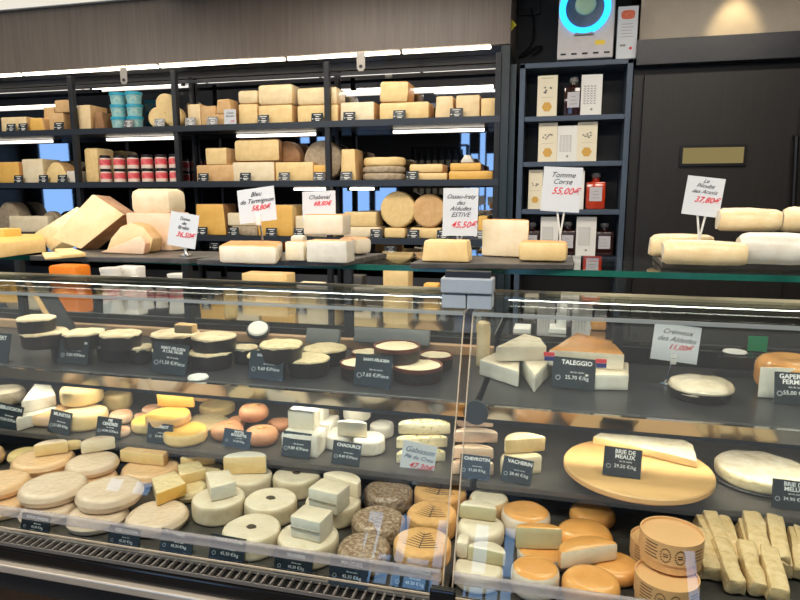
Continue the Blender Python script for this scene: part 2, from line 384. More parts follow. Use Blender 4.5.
def NOTE(label, x0, y0, x1, y1, bx, by, z, lines, price, roll=0, stem='rod', Y=None, sizes=None, ink=None):
    """white handwritten price sign on a stem; lines = [(text, height in the sheet 0..1)]"""
    base = atZ(bx, by, z) if z is not None else atY(bx, by, Y)
    Yb = base.y; cc = atY((x0 + x1) / 2, (y0 + y1) / 2, Yb); sx, sz = ppm(cc); w, h = (x1 - x0) / sx, (y1 - y0) / sz
    o = empty('price_sign', tuple(base), label, 'price sign'); d = cc - base
    bm = box(-w / 2, w / 2, 0, .0012, -h / 2, h / 2)
    s = mk('sheet', bm, M_white, o, (d.x, -.004, d.z), smooth=False); s.rotation_euler = (math.radians(-6), math.radians(roll), 0)
    gap = min([abs(a[1] - b[1]) for a, b in zip(lines, lines[1:])] + [.2])
    for i, (t, ty) in enumerate(lines):
        sz_ = min(h * .20, h * gap * 1.12, w * .92 / (max(4, len(t)) * .48)); text('handwriting', t, sz_, ink or M_ink, s, (0, -.0007, (ty - .5) * h), shear=.45)
    ty = min(q for _, q in lines) - .21
    text('red_price', price, min(h * .21, w * .74 / (len(price) * .5)), M_red, s, (w * .10, -.0007, (ty - .5) * h), shear=.4, bold=.0002)
    bot = d.z - h / 2 * math.cos(math.radians(roll)); L = bot + h * .12
    if stem == 'rod':
        mk('stem', tube([(0, 0, 0), (d.x * .3, 0, L * .5), (d.x + math.sin(math.radians(roll)) * -h * .4, -.002, max(L, .01))], .0022), M_chrome, o)
        b = box(-.007, .007, -.003, .003, -.012, .016, bev=.002); mk('clip', b, M_wplas, o, (d.x - math.sin(math.radians(roll)) * h * .42, -.0065, max(bot + .004, .016)))
        mk('spike_mark', prism([(-.006, 0), (.006, 0), (0, .011)], .001, 0), mat('mark_grey', (110, 112, 118), rough=.6), s, (-.0, -.0006, -h * .42)).rotation_euler = (math.pi / 2, 0, 0)
    mk('base', lathe([(0, 0), (.016, 0), (.016, .003), (.006, .006), (.004, .012), (0, .012)], 20), M_chrome if stem != 'clip' else M_acryl, o)
    if stem == 'fork':
        for sgn in (-1, 1): mk('prong', tube([(0, 0, .01), (d.x * .5, 0, L * .4), (d.x + sgn * .012, -.003, max(L, .02) + .012)], .0024), M_wplas, o)
    if stem == 'clip': mk('grip', box(-.012, .012, -.005, .006, 0, max(bot + .012, .014), bev=.002), M_acryl, o, (d.x, 0, 0))
    return o
def MINI(label, xc, yc, zb, Y=3.206, w=.078, h=.05, group=None):
    """tiny black price card on the back shelves with rows of chalked writing"""
    p = atY(xc, yc, Y)
    if MINI.src is None:
        o = empty('shelf_price_card', (p.x, Y, zb), label, 'price card')
        c = mk('card', box(-w / 2, w / 2, 0, .002, 0, h), M_slatecard, o, smooth=False); c.rotation_euler = (math.radians(-10), 0, 0)
        b = bmesh.new()
        for i, (u, a, t) in enumerate([(0, .30, .82), (.03, .16, .60), (.05, .24, .36), (.04, .16, .2), (-.38, .05, .36)]): box(w * (u - a), w * (u + a), -.0008, 0, h * t - .0016, h * t + .0016, b)
        mk('lettering', b, M_chalk, c, smooth=False)
        mk('holder', box(-w / 2, w / 2, .002, .018, 0, .004), M_acryl, o, smooth=False); MINI.src = o; return o
    o = MINI.src.copy(); S.collection.objects.link(o); o.location = (p.x, Y, zb); o['label'] = label
    for ch in MINI.src.children:
        c = ch.copy(); S.collection.objects.link(c); c.parent = o
        for g in ch.children: d = g.copy(); S.collection.objects.link(d); d.parent = c
    return o
MINI.src = None
def copy_thing(src, loc, label, rz=None):
    o = src.copy(); S.collection.objects.link(o); o.location = loc; o['label'] = label
    if rz is not None: o.rotation_euler = (0, 0, rz)
    for ch in src.children:
        c = ch.copy(); S.collection.objects.link(c); c.parent = o
        for g in ch.children: d = g.copy(); S.collection.objects.link(d); d.parent = c
    return o
def DISH(label, cx, cy, w, lvl, style='band', fill='dishcream', h=.040, piece=None, tilt=(0, 0)):
    z = ZU + lvl * h; p = atZ(cx, cy, z + h); r = w / 2 / rpm(p)
    p.y = min(max(p.y, 1.46 + r if lvl == 0 else 1.4 + r), 1.795 - r)
    o = empty('cheese_dish', (p.x, p.y, z + .0005), label, 'cheese dish')
    bm = lathe([(0, 0), (r * .9, 0), (r * .94, .004), (r * .985, h * .8), (r, h), (r * .95, h), (r * .93, h * .85), (0, h * .8)], 40)
    mk('bowl', bm, K['blackband'] if style == 'band' else K['terracotta'], o)
    if style == 'band':
        c = lathe([(r * .96, h * .86), (r * 1.0, h), (r * .97, h + .004), (r * .86, h + .006), (r * .6, h + .007), (r * .25, h + .006), (0, h + .005)], 40)
    else: c = lathe([(r * .93, h * .85), (r * .9, h * .93), (r * .5, h * .96), (0, h * .95)], 40)
    wob(c, .0025, 45, nseed()); mk('cheese', c, K[fill], o)
    if style != 'band':
        mk('paper_band', lathe([(r * .945 + .0012, h * .10), (r * .96 + .0012, h * .40), (r * .982 + .0012, h * .76)], 40), K['blackband'], o)
    place(o, tilt); RND.append((o, r, h)); return o

# ================================================================ the setting
def wallbox(name, *a, m, **k): return structure(mk(name, box(*a), m, smooth=False, **k))
M_concrete = mat('beige_concrete', (196, 184, 166), (176, 163, 146), rough=.8, scale=3, bump=.15, bscale=30)
M_ceil = mat('ceiling_white', (236, 230, 216), rough=.8)
M_floor = mat('floor_grey', (92, 84, 76), (108, 100, 90), rough=.4, scale=3)
M_plaster = mat('dim_plaster', (120, 112, 104), rough=.8)
wallbox('floor', -10, 3.2, -3.3, 3.8, -.06, 0, m=M_floor)
wallbox('ceiling', -10, 3.2, -3.3, 3.8, CEIL, CEIL + .06, m=M_ceil)
wallbox('wall_left', -10.06, -10, -3.3, 3.8, 0, CEIL, m=M_plaster)
wallbox('wall_right', 3.2, 3.26, -3.3, 3.8, 0, CEIL, m=M_dark)
# rear wall: dark behind the shelving, dark panelling and pale concrete on the right
wallbox('wall_back', -10, .315, 3.56, 3.62, 0, CEIL, m=M_dark)
M_panel = streaked('dark_wood_panel', (29, 27, 25), (37, 35, 32), 2, rough=.45, scale=60)
wallbox('wall_panelled', .315, 3.2, 3.26, 3.32, 0, 2.17, m=M_panel)
wallbox('wall_concrete', .315, 3.2, 3.27, 3.33, 2.17, CEIL, m=M_concrete)
mk('trim_1', box(.315, 3.2, 3.19, 3.27, 2.157, 2.268, bev=.002), mat('beam_black', (34, 36, 42), (40, 42, 48), rough=.3, scale=60, bump=.2, bscale=200), smooth=False)['kind'] = 'structure'
wallbox('wall_return', .315, .33, 3.27, 3.62, 0, CEIL, m=M_dark)
# service door with a slot window
d = structure(mk('door_1', box(.36, 1.02, 3.235, 3.262, .02, 2.12, bev=.002), M_panel, smooth=False))
f = bmesh.new(); a, b = atY(683, 148, 3.23), atY(743, 163, 3.23)
for q in ((a.x - .012, a.x, b.z - .012, a.z + .012), (b.x, b.x + .012, b.z - .012, a.z + .012), (a.x, b.x, a.z, a.z + .012), (a.x, b.x, b.z - .012, b.z)): box(q[0], q[1], 3.222, 3.237, q[2], q[3], f)
mk('slot_window_frame', f, mat('frame_black', (20, 19, 19), rough=.35), d, smooth=False)
mk('slot_window_pane', box(a.x, b.x, 3.23, 3.234, b.z, a.z), emit('lit_room_beyond', (168, 150, 100), .6), d, smooth=False)
a = atY(793, 150, 3.2); b = atY(791, 216, 3.2)
mk('door_handle', tube([(a.x + .01, 3.235, a.z + .06), (a.x + .01, 3.20, a.z + .06), (b.x + .008, 3.20, b.z), (b.x + .008, 3.235, b.z)], .011), mat('frame_black', (20, 19, 19)), d)

# grey fascia over the shelving, its light line and hangers
M_fascia = streaked('taupe_veneer', (116, 105, 96), (102, 91, 83), 2, rough=.4, scale=70)
wallbox('trim_2', -9.9, -.262, 3.19, 3.22, 2.285, CEIL, m=M_fascia)
wallbox('trim_3', -.29, -.262, 3.22, 3.56, 2.285, CEIL, m=M_fascia)
wallbox('trim_4', -9.9, -.29, 3.22, 3.42, 2.29, 2.31, m=M_dark)
xs = [-9.4, -6.2, -4.45, -3.10, -2.18, -1.42, -.80, -.345]
M_led = emit('led_white', (255, 244, 222), 7.0)
EMS = ['line light beyond the left edge of the shelves', 'line light at the far left under the taupe fascia', 'line light second from the left under the fascia', 'line light under the fascia above the blue tubs',
       'line light under the fascia above the paler stack of blocks', 'line light under the fascia above the tall middle post', 'short line light at the right end of the fascia']
for i in range(len(xs) - 1):
    o = empty('line_light', ((xs[i] + xs[i + 1]) / 2, 3.185, 2.272), 'white LED ' + EMS[i], 'line light', 'line lights under the fascia'); L = (xs[i + 1] - xs[i]) / 2 - .008
    mk('diffuser', box(-L, L, -.010, .010, -.006, .008, bev=.003), M_led, o, smooth=False)
    mk('channel', box(-L, L, -.014, .016, .008, .014), M_steel, o, smooth=False)
for px_, py_, lb in ((124, 76, 'above the blue tubs'), (361, 62, 'right of the tall middle post')):
    p = atY(px_, py_, 3.16); o = empty('hanger_bracket', tuple(p), 'grey metal hanger tab with a hole, ' + lb, 'bracket', 'fascia hanger tabs')
    bm = prism([(-.022, .045), (-.022, -.03), (-.012, -.045), (.012, -.045), (.022, -.03), (.022, .045)], .004, .001); bmesh.ops.rotate(bm, verts=bm.verts, cent=(0, 0, 0), matrix=Matrix.Rotation(math.pi / 2, 3, 'X'))
    mk('tab', bm, mat('grey_tab', (150, 145, 138), rough=.4, metal=.6), o, smooth=False)
    bm = lathe([(0, 0), (.009, 0), (.009, .003), (0, .003)], 16); bmesh.ops.rotate(bm, verts=bm.verts, cent=(0, 0, 0), matrix=Matrix.Rotation(math.pi / 2, 3, 'X'))
    mk('screw', bm, M_black, o, (0, -.004, -.022))

# mirror-backed shelving
MIRY = 3.425
wallbox('wall_mirror', -9.8, -.30, MIRY, MIRY + .012, 1.05, 2.29, m=mirror('smoked_mirror', (126, 128, 134)))
shelving = empty('shelving_unit', (-1.55, 3.3, 0), 'tall black metal shelving with mirror behind, loaded with cut cheeses', 'shelving')
def into(o, root): o.parent = root; o.location = o.location - root.location; return o
POSTS = [-2.785, -2.105, -1.203, -.315]
for x in POSTS + [-4.1, -5.4]: into(mk('post', box(x - .014, x + .014, 3.19, 3.222, 1.052, 2.25, bev=.002), M_black, smooth=False), shelving)
SH = {1: 1.951, 2: 1.645, 3: 1.343}
for k in SH:
    into(mk('shelf', box(-6, -.30, 3.192, 3.42, SH[k] - .027, SH[k], bev=.002), M_black, smooth=False), shelving)
    into(mk('front_rail', box(-6, -.30, 3.186, 3.192, SH[k] - .03, SH[k] + .002), mat('rail_blue_black', (52, 58, 66), rough=.35, metal=.3), smooth=False), shelving)
into(mk('top_rail', box(-6, -.30, 3.30, 3.32, 2.20, 2.215), M_black, smooth=False), shelving)
for x in POSTS[1:] + [-4.1]: into(mk('rear_upright', box(x - .03, x - .012, 3.395, 3.418, 1.052, 2.25), M_black, smooth=False), shelving)
# tube lights inside the shelving
def tubelight(label, x0, x1, z, Y=3.385, s=5.0):
    o = empty('tube_light', ((x0 + x1) / 2, Y, z), label, 'tube light'); L = (x1 - x0) / 2
    mk('tube', box(-L, L, -.0065, .0065, -.0065, .0065, bev=.002), emit('tube_white', (255, 243, 224), s), o, smooth=False)
    for sgn in (-1, 1): mk('end_cap', box(sgn * L - .008, sgn * L + .008, -.011, .011, -.011, .011), M_black, o, smooth=False)
X = lambda px, py, Y=3.385: atY(px, py, Y)
tubelight('white tube light over the blue tubs on the top shelf', X(92, 88).x, X(183, 85).x, X(140, 86).z)
tubelight('white tube light behind the far left cheeses on the top shelf', X(-60, 111).x, X(74, 104).x, X(20, 107).z)
tubelight('white tube light high in the right bay behind the leaning block', X(340, 93).x, X(495, 86).x, X(430, 89).z)
for a_, b_, k, lb in ((X(106, 139, 3.408).x, X(176, 138, 3.408).x, 1, 'white tube light under the top shelf above the red jars'), (X(236, 137, 3.408).x, X(318, 136, 3.408).x, 1, 'white tube light under the top shelf above the big half moon cheese'), (X(392, 137, 3.408).x, X(486, 134, 3.408).x, 1, 'white tube light under the top shelf at its right end'),
                      (-4.3, X(56, 148, 3.408).x, 1, 'white tube light under the top shelf at the far left'), (-1.5, -1.26, 2, 'short white tube light under the middle shelf behind the Bleu sign'), (-1.16, -1.0, 2, 'short white tube light under the middle shelf behind the upright wheels')):
    tubelight(lb, a_, b_, SH[k] - .04, 3.408, 4.0)
wallbox('trim_5', -.305, -.262, 3.2, 3.56, 0, 2.285, m=mat('teal_black', (36, 46, 50), rough=.35))
wallbox('trim_6', -.262, -.232, 3.24, 3.56, 0, 2.2, m=mat('teal_black2', (48, 62, 68), rough=.35))
bc = empty('back_cabinet', (-2.5, 3.2, 0), 'low black cabinet under the shelving behind the aisle', 'cabinet')
into(mk('carcass', box(-6, -.30, 2.98, 3.42, .0, 1.02, bev=.003), M_dark, smooth=False), bc); into(mk('worktop', box(-6, -.30, 2.96, 3.42, 1.02, 1.05, bev=.003), M_black, smooth=False), bc)

# shop front behind the viewer: blue daylight windows, dark piers, wine rack (seen in mirror and glass)
M_day = emit('blue_daylight', (150, 196, 250), 4.0)
wallbox('wall_front', -10, 3.2, -3.26, -3.2, 2.61, CEIL, m=M_dark)
wallbox('wall_front_low', -10, 3.2, -3.26, -3.2, 0, .5, m=M_dark)
bays = [(-9.6, -8.9), (-4.29, -4.1), (-3.99, -3.77), (-3.55, -3.06), (-2.98, -2.6), (-1.56, -1.41), (-1.40, -1.27), (-1.26, -1.16), (-1.15, -.94), (-.93, -.83), (-.72, -.605), (-.60, -.47), (-.465, -.355), (-.35, -.25), (1.06, 1.16)]
TOPZ = 2.61; short = {3: 1.97, 4: 1.97, 6: 2.25, 8: 2.25, 10: 2.12, 12: 2.12}; high = {1: 2.47, 2: 2.47}
edge = -10
for i, (a, b) in enumerate(bays):
    wallbox('wall_front_pier' if i == 0 else 'wall_front_pier.%03d' % i, edge, a, -3.26, -3.2, .5, TOPZ, m=M_dark); edge = b; tz = short.get(i, TOPZ)
    bz = high.get(i, .5)
    if bz > .5: wallbox('wall_front_sill.%03d' % i, a, b, -3.26, -3.2, .5, bz, m=M_dark)
    if tz < TOPZ: wallbox('wall_front_lintel.%03d' % i, a, b, -3.26, -3.2, tz, TOPZ, m=M_dark)
    w = structure(mk('window_%d' % (i + 1), box(a, b, -3.25, -3.24, bz, tz), M_day, smooth=False))
    fb = bmesh.new(); box(a, a + .008, -3.24, -3.2, bz, tz, fb); box(b - .008, b, -3.24, -3.2, bz, tz, fb); box(a, b, -3.24, -3.2, 1.96, 1.99, fb)
    mk('window_frame', fb, M_black, w, smooth=False)
wallbox('wall_front_pier.020', edge, 3.2, -3.26, -3.2, .5, TOPZ, m=M_dark)

# ceiling lights, then two added fill panels
for i, (x, y, w_) in enumerate(PANELS):
    lb = ['over the left end of the counter', 'over the middle of the counter', 'over the right end of the counter', 'over the left of the aisle', 'over the right of the aisle', 'before the panelled door'][i]
    o = empty('ceiling_light', (x, y, CEIL), 'white rectangular ceiling light ' + lb, 'ceiling light', 'rectangular ceiling lights')
    fb = bmesh.new(); box(-.58, .58, -.17, -.145, -.012, 0, fb); box(-.58, .58, .145, .17, -.012, 0, fb); box(-.58, -.555, -.145, .145, -.012, 0, fb); box(.555, .58, -.145, .145, -.012, 0, fb)
    mk('frame', fb, M_white, o, smooth=False)
o = empty('added_ceiling_panel', (-1.2, -1.5, CEIL), 'frame of the large added fill light over the customers', 'ceiling light')
fb = bmesh.new(); box(-3.24, 3.24, -1.14, -1.1, -.014, 0, fb); box(-3.24, 3.24, 1.1, 1.14, -.014, 0, fb); box(-3.24, -3.2, -1.1, 1.1, -.014, 0, fb); box(3.2, 3.24, -1.1, 1.1, -.014, 0, fb); mk('frame', fb, M_white, o, smooth=False)  # rim around the added fill light
o = empty('added_ceiling_panel', (-3.6, 2.66, CEIL), 'added glowing panel whitening the ceiling before the fascia at the left', 'ceiling light')
mk('diffuser', box(-1.5, 1.5, -.5, .5, -.008, 0), emit('ceiling_glow', (250, 242, 226), .85), o, smooth=False)  # added glow so the plain white ceiling looks bright here
fb = bmesh.new(); box(-1.53, 1.53, -.53, -.5, -.012, 0, fb); box(-1.53, 1.53, .5, .526, -.012, 0, fb); box(-1.53, -1.5, -.5, .5, -.012, 0, fb); box(1.5, 1.53, -.5, .5, -.012, 0, fb); mk('frame', fb, M_white, o, smooth=False)
o = empty('ceiling_spotlight', (.735, 3.12, CEIL), 'small spotlight on the ceiling washing the concrete wall', 'spotlight')
mk('canister', lathe([(.0, 0), (.035, 0), (.035, -.055), (.03, -.055), (.03, -.02), (0, -.02)], 20), M_black, o)

# ================================================================ display cases
M_wood = streaked('brown_wood', (104, 72, 42), (66, 44, 26), 2, rough=.5, scale=70)
def case(label, x0, x1):
    cx = (x0 + x1) / 2; o = empty('display_case', (cx, 1.4, 0), label, 'display case')
    def P(n, bm, m, **k): return into(mk(n, bm, m, smooth=False, **k), o)
    P('base_cabinet', box(x0, x1, .985, 1.86, .0, .775), M_wood)
    P('plinth_band', box(x0, x1, .955, 1.0, .745, .789), M_dark)
    P('bumper', box(x0, x1, .945, .972, .788, .806, bev=.003), mat('bumper_steel', (214, 204, 190), (198, 188, 174), rough=.3, scale=5, metal=.55))
    P('nosing', box(x0, x1, .957, 1.0, .806, .836, bev=.003), mat('gloss_black', (16, 16, 17), rough=.15))
    # comb-like air grille
    b = bmesh.new(); n = int((x1 - x0) / .0178)
    box(x0, x1, .962, .965, .838, .845, b); box(x0, x1, .993, .999, .843, .849, b)
    for i in range(n + 1): x = x0 + (x1 - x0) * i / n; box(x - .0019, x + .0019, .964, .996, .840, .847, b)
    P('air_grille', b, mat('grille_grey', (104, 100, 96), rough=.35))
    P('duct', box(x0, x1, .965, 1.0, .828, .838), mat('pit_black', (10, 10, 10), rough=.8))
    P('deck', box(x0, x1, 1.0, 1.83, .83, ZD), M_deck)
    P('riser', box(x0, x1, 1.40, 1.83, ZD, ZS - .014), M_dark)
    P('step', box(x0, x1, 1.325, 1.83, ZS - .014, ZS, bev=.002), M_step)
    P('back_panel', box(x0, x1, 1.832, 1.85, .83, 1.135), M_dark)
    P('upper_shelf', box(x0, x1, 1.375, 1.83, ZU - .016, ZU, bev=.002), mat('shelf_grey', (44, 44, 46), (54, 54, 55), rough=.3, scale=15))
    b = box(x0 + .004, x1 - .004, 1.358, 1.376, ZU - .036, ZU - .002)
    for v in b.verts:
        if v.co.z < ZU - .02 and v.co.y < 1.365: v.co.y += .014
    P('shelf_rail', b, mirror('polished_steel', (206, 198, 188), .12))
    P('under_rail', box(x0, x1, 1.385, 1.41, ZU - .05, ZU - .016), mat('rail_blue', (62, 74, 86), rough=.3, metal=.4))
    if x1 < 0: P('rear_batten', box(x0, x1, 1.80, 1.829, ZU, ZU + .028, bev=.002), mat('tan_batten', (186, 152, 120), (174, 140, 106), rough=.5))
    P('ledge', box(x0, x1, 1.852, 2.62, 1.125, ZL, bev=.003), mat('ledge_stone', (44, 44, 42), (56, 56, 54), rough=.04, scale=12, spec=1.0, coat=1))
    P('rear_body', box(x0, x1, 1.86, 2.58, .0, 1.125), M_dark)
    def slant(a, b, t, w0, w1, bm):   # sheet between two (y,z) lines
        d = Vector((b[0] - a[0], b[1] - a[1])).normalized(); n_ = Vector((-d.y, d.x)) * t
        v = [bm.verts.new((x, p[0] + s * n_.x, p[1] + s * n_.y)) for x in (w0, w1) for p in (a, b) for s in (0, 1)]
        for q in ((0, 1, 3, 2), (4, 6, 7, 5), (0, 4, 5, 1), (2, 3, 7, 6), (0, 2, 6, 4), (1, 5, 7, 3)): bm.faces.new([v[i] for i in q])
        return bm
    g = P('front_glass', slant((1.198, 1.327), (.985, .868), .006, x0 + .003, x1 - .003, bmesh.new()), M_pane)
    M_te = frosted('pane_edge_thin', (196, 182, 160), .6)
    for x in (x0 + .0015, x1 - .0015):
        e = mk('side_edge', slant((1.198, 1.327), (.985, .868), .006, x - .001, x + .001, bmesh.new()), M_te, smooth=False); e.parent = g
    t = P('top_glass', box(x0 + .002, x1 - .002, 1.195, 1.487, 1.326, 1.333), M_pane)
    e = mk('front_edge', box(x0 + .002, x1 - .002, 1.189, 1.195, 1.326, 1.333), frosted('pane_edge_grey', (150, 158, 158), .7), smooth=False); e.parent = t
    e = mk('rear_profile', box(x0 + .002, x1 - .002, 1.487, 1.494, 1.324, 1.336), mat('profile_tan', (196, 180, 152), rough=.35), smooth=False); e.parent = t
    P('glass_foot_rail', box(x0 + .004, x1 - .004, .984, .995, .889, .909, bev=.003), frosted('frosted_acrylic', (168, 165, 166), .45))
    P('glass_foot_line', box(x0 + .004, x1 - .004, .977, .980, .866, .869), M_te)
    for z_, y_ in ((1.318, 1.478), (ZU - .02, 1.425)):
        P('light_housing', box(x0 + .04, x1 - .04, y_ - .010, y_ + .010, z_ - .002, z_ + .004), M_steel)
        P('case_light', box(x0 + .05, x1 - .05, y_ - .009, y_ + .009, z_ - .004, z_ - .002), emit('case_led', (255, 246, 228), 25) if z_ < 1.2 else emit('case_led_top', (255, 246, 228), 15))
    return o
case('long glass fronted refrigerated cheese counter on the left of the joint', -4.2, -.172)
case('glass fronted refrigerated cheese counter on the right of the joint', -.158, 1.6)
o = empty('joint_clamp', (-.165, 1.2, .84), 'black clamp post joining the two glass counters', 'clamp')
mk('foot_block', box(-.022, .022, -.262, -.246, -.028, .065, bev=.003), mat('gloss_black', (16, 16, 17)), o, smooth=False)
mk('bolt', lathe([(0, 0), (.006, 0), (.006, .004), (0, .004)], 12), M_chrome, o, (.012, -.263, .0)).rotation_euler = (math.pi / 2, 0, 0)
mk('shelf_clip', lathe([(0, 0), (.028, 0), (.028, .01), (0, .01)], 24), mat('clip_blue', (54, 62, 72), rough=.35), o, (0, .155, .235)).rotation_euler = (math.pi / 2, 0, 0)

# glass shelf above the case
gs = empty('glass_shelf', (-.9, 1.5, 1.4), 'long clear glass shelf with green edge above the counter', 'glass shelf')
into(mk('pane', box(-4.2, 1.6, 1.392, 1.76, 1.388, 1.398), M_pane, smooth=False), gs)
into(mk('front_edge', box(-4.2, 1.6, 1.388, 1.392, 1.386, 1.399), M_edge, smooth=False), gs)
for px_ in (24, 190, 350, 620):
    x = atY(px_, 285, 1.72).x; into(mk('support', box(x - .012, x + .012, 1.70, 1.72, ZL, 1.388), M_black, smooth=False), gs)
# customer display standing on the glass between the cases
a, b = atZ(442, 308, 1.334), atZ(493, 308, 1.334); cxx = (a.x + b.x) / 2; w = (b.x - a.x) / 2; hh = 30 / ppm(a)[1]
o = empty('scale_display', (cxx, 1.225, 1.335), 'grey blue customer display box standing on the case top at the joint', 'display'); M_gb = mat('grey_blue_plastic', (150, 160, 170), (142, 152, 162), rough=.4)
mk('upper_housing', box(-w - .002, w + .002, -.018, .03, hh * .5, hh, bev=.003), M_gb, o, smooth=False)
mk('panel', box(-w, -.001, -.014, .03, 0, hh * .47, bev=.002), M_gb, o, smooth=False); mk('panel', box(.001, w, -.014, .03, 0, hh * .47, bev=.002), M_gb, o, smooth=False)
mk('hinge_bar', box(-w * .9, w * .9, -.006, .02, hh, hh + .012), M_black, o, smooth=False)

# ================================================================ goods on the glass shelf
def TRAY(label, fl, fr, depth, skew=0, name='slate_tray'):
    a, b = atZ(*fl, 1.399), atZ(*fr, 1.399)
    pts = [(a.x, a.y), (b.x, b.y), (b.x + skew, b.y + depth), (a.x - skew * .4, a.y + depth)]
    rnd = random.Random(len(label)); e = []
    for i in range(4):
        p, q = Vector(pts[i]), Vector(pts[(i + 1) % 4]); n = 14
        for k in range(n): e.append(tuple((p + (q - p) * k / n + Vector((rnd.uniform(-.0014, .0014), rnd.uniform(-.0014, .0014)))).to_tuple()))
    c = Vector((sum(p[0] for p in e) / len(e), sum(p[1] for p in e) / len(e)))
    return tag(mk(name, prism([(p[0] - c.x, p[1] - c.y) for p in e], .012, .002), M_slate, None, (c.x, c.y, 1.4), smooth=False), label, 'tray')
TRAY('long dark slate tray under the big cheese wedges at the left', (30, 261), (190, 264), .20, .05)
TRAY('dark slate tray under the Bleu and Chabeval cheeses', (197, 265), (343, 267), .22, .04)
TRAY('dark slate tray under the three cheeses at the scale display', (410, 269), (574, 270), .19, .0)
TRAY('dark slate tray under the wrapped logs at the right', (662, 268), (850, 272), .22, -.02)
z = ZT
def SLAB(label, px, Y, thick, rind, paste, name='cheese_wedge', lean=.0, bev=.004, vec=None, rest=None):
    """leaning slab: front face corners in the picture on an upright or leaning plane, real thickness behind"""
    pts = [atY(x, y, Y + (lean * (260 - y) / 60)) for x, y in px]; c = sum(pts, Vector()) / len(pts)
    nrm = (pts[1] - pts[0]).cross(pts[2] - pts[0]).normalized()
    if nrm.y < 0: nrm = -nrm
    bm = bmesh.new(); ex = Vector(vec) if vec else nrm * thick; a = [bm.verts.new(p - c) for p in pts]; b = [bm.verts.new(p - c + ex) for p in pts]; n = len(pts)
    bm.faces.new(a); bm.faces.new(b[::-1])
    for i in range(n): bm.faces.new((a[i], b[i], b[(i + 1) % n], a[(i + 1) % n]))
    bmesh.ops.bevel(bm, geom=bm.edges[:], offset=bev, segments=2, affect='EDGES', profile=.5); wob(bm, .0015, 25, nseed())
    if rest: c.z += rest - (c.z + min(v.co.z for v in bm.verts))
    o = empty(name, tuple(c), label, 'cheese'); split_parts(o, bm, lambda f: abs(f.normal.dot(nrm)) < .6, 'paste', K[paste], 'rind', K[rind]); return o
PL('long low yellow wedge at the left edge pointing right', [(-12, 260), (46, 252), (42, 246), (-14, 246)], z, .035, 'gold', 'butter', {2})
B('small yellow cheese block at the far left above the low wedge', -10, 5, 250, 229, z, .06, 'gold')
SLAB('big hard cheese wedge leaning with brown rind along its right edge', [(51, 247), (81, 258), (124, 224), (93, 203)], 1.42, .055, 'brown_rind', 'cream', lean=.06, vec=(.012, .055, -.004), rest=ZT)
SLAB('wrapped pale wedge leaning behind the big hard cheese wedge', [(34, 233), (50, 251), (82, 228), (77, 206)], 1.50, .05, 'wrapcream', 'wrapcream', lean=.06)
PL('flat pale yellow slice lying in front of the big leaning wedge', [(45, 260), (62, 259), (60, 254), (42, 255)], z, .006, 'butter', 'butter')
PL('thin pale yellow slice under the tip of the leaning wedge', [(60, 259), (86, 257), (74, 252), (55, 253)], z, .010, 'butter', 'butter')
SLAB('pink rinded wedge at the front right of the left tray', [(100, 259), (144, 261), (146, 250), (139, 243)], 1.355, .022, 'pink_rind', 'blush', rest=ZT)
SLAB('curved tan wedge lying behind the pink rinded wedge', [(106, 256), (150, 257), (153, 243), (143, 231), (131, 227), (120, 231), (111, 243)], 1.40, .045, 'tan_rind', 'cream', rest=ZT)
B('large pale pinkish cheese block left of the tomme sign', 128, 172, 253, 216, z, .09, 'blush', top='pink_rind', Y=1.46)
B('cream cheese with ribbed rounded top on the large pinkish block', 130, 170, 217, 191, z + .094, .085, 'pale', bev=.018, top='crust', Y=1.463)
PL('wide orange rinded brick under the Bleu sign', [(219, 263), (277, 265), (283, 257), (229, 256)], z, .038, 'orange_rind', 'ivory', {3}, bev=.007, name='cheese_brick')
B('small white cheese cube left of the Chabeval pile', 285, 304, 261, 242, z, .05, 'ivory', top='orange_rind', name='cheese_cube')
B('bluish white cheese block at the front of the Chabeval pile', 306, 347, 263, 241, z, .055, 'greywhite', top='orange_rind')
B('cream block lying on top of the Chabeval pile', 303, 343, 243, 222, z + .052, .06, 'ivory', top='orange_rind', bev=.006, Y=1.375)
B('cheese piece with a rounded orange rind behind the Chabeval pile', 338, 364, 255, 238, z, .06, 'ivory', top='orange_rind', bev=.012, rz=-25)
B('pale cheese end peeping out behind the small white cube', 290, 304, 252, 236, z, .03, 'ivory', bev=.008)
B('pale yellow cheese slab left of the scale display', 421, 469, 262, 241, z, .06, 'butter', taper=.12, top='straw')
H('big pale wedge with rounded orange rind behind the smooth block', 481, 256, 528, 258, z, .088, 'orange_rind', 'pale', deep=.6, bev=.010)
B('smooth rounded cheese block right of the big pale wedge', 518, 567, 262, 242, z, .06, 'butter', bev=.010, top='orange_rind')
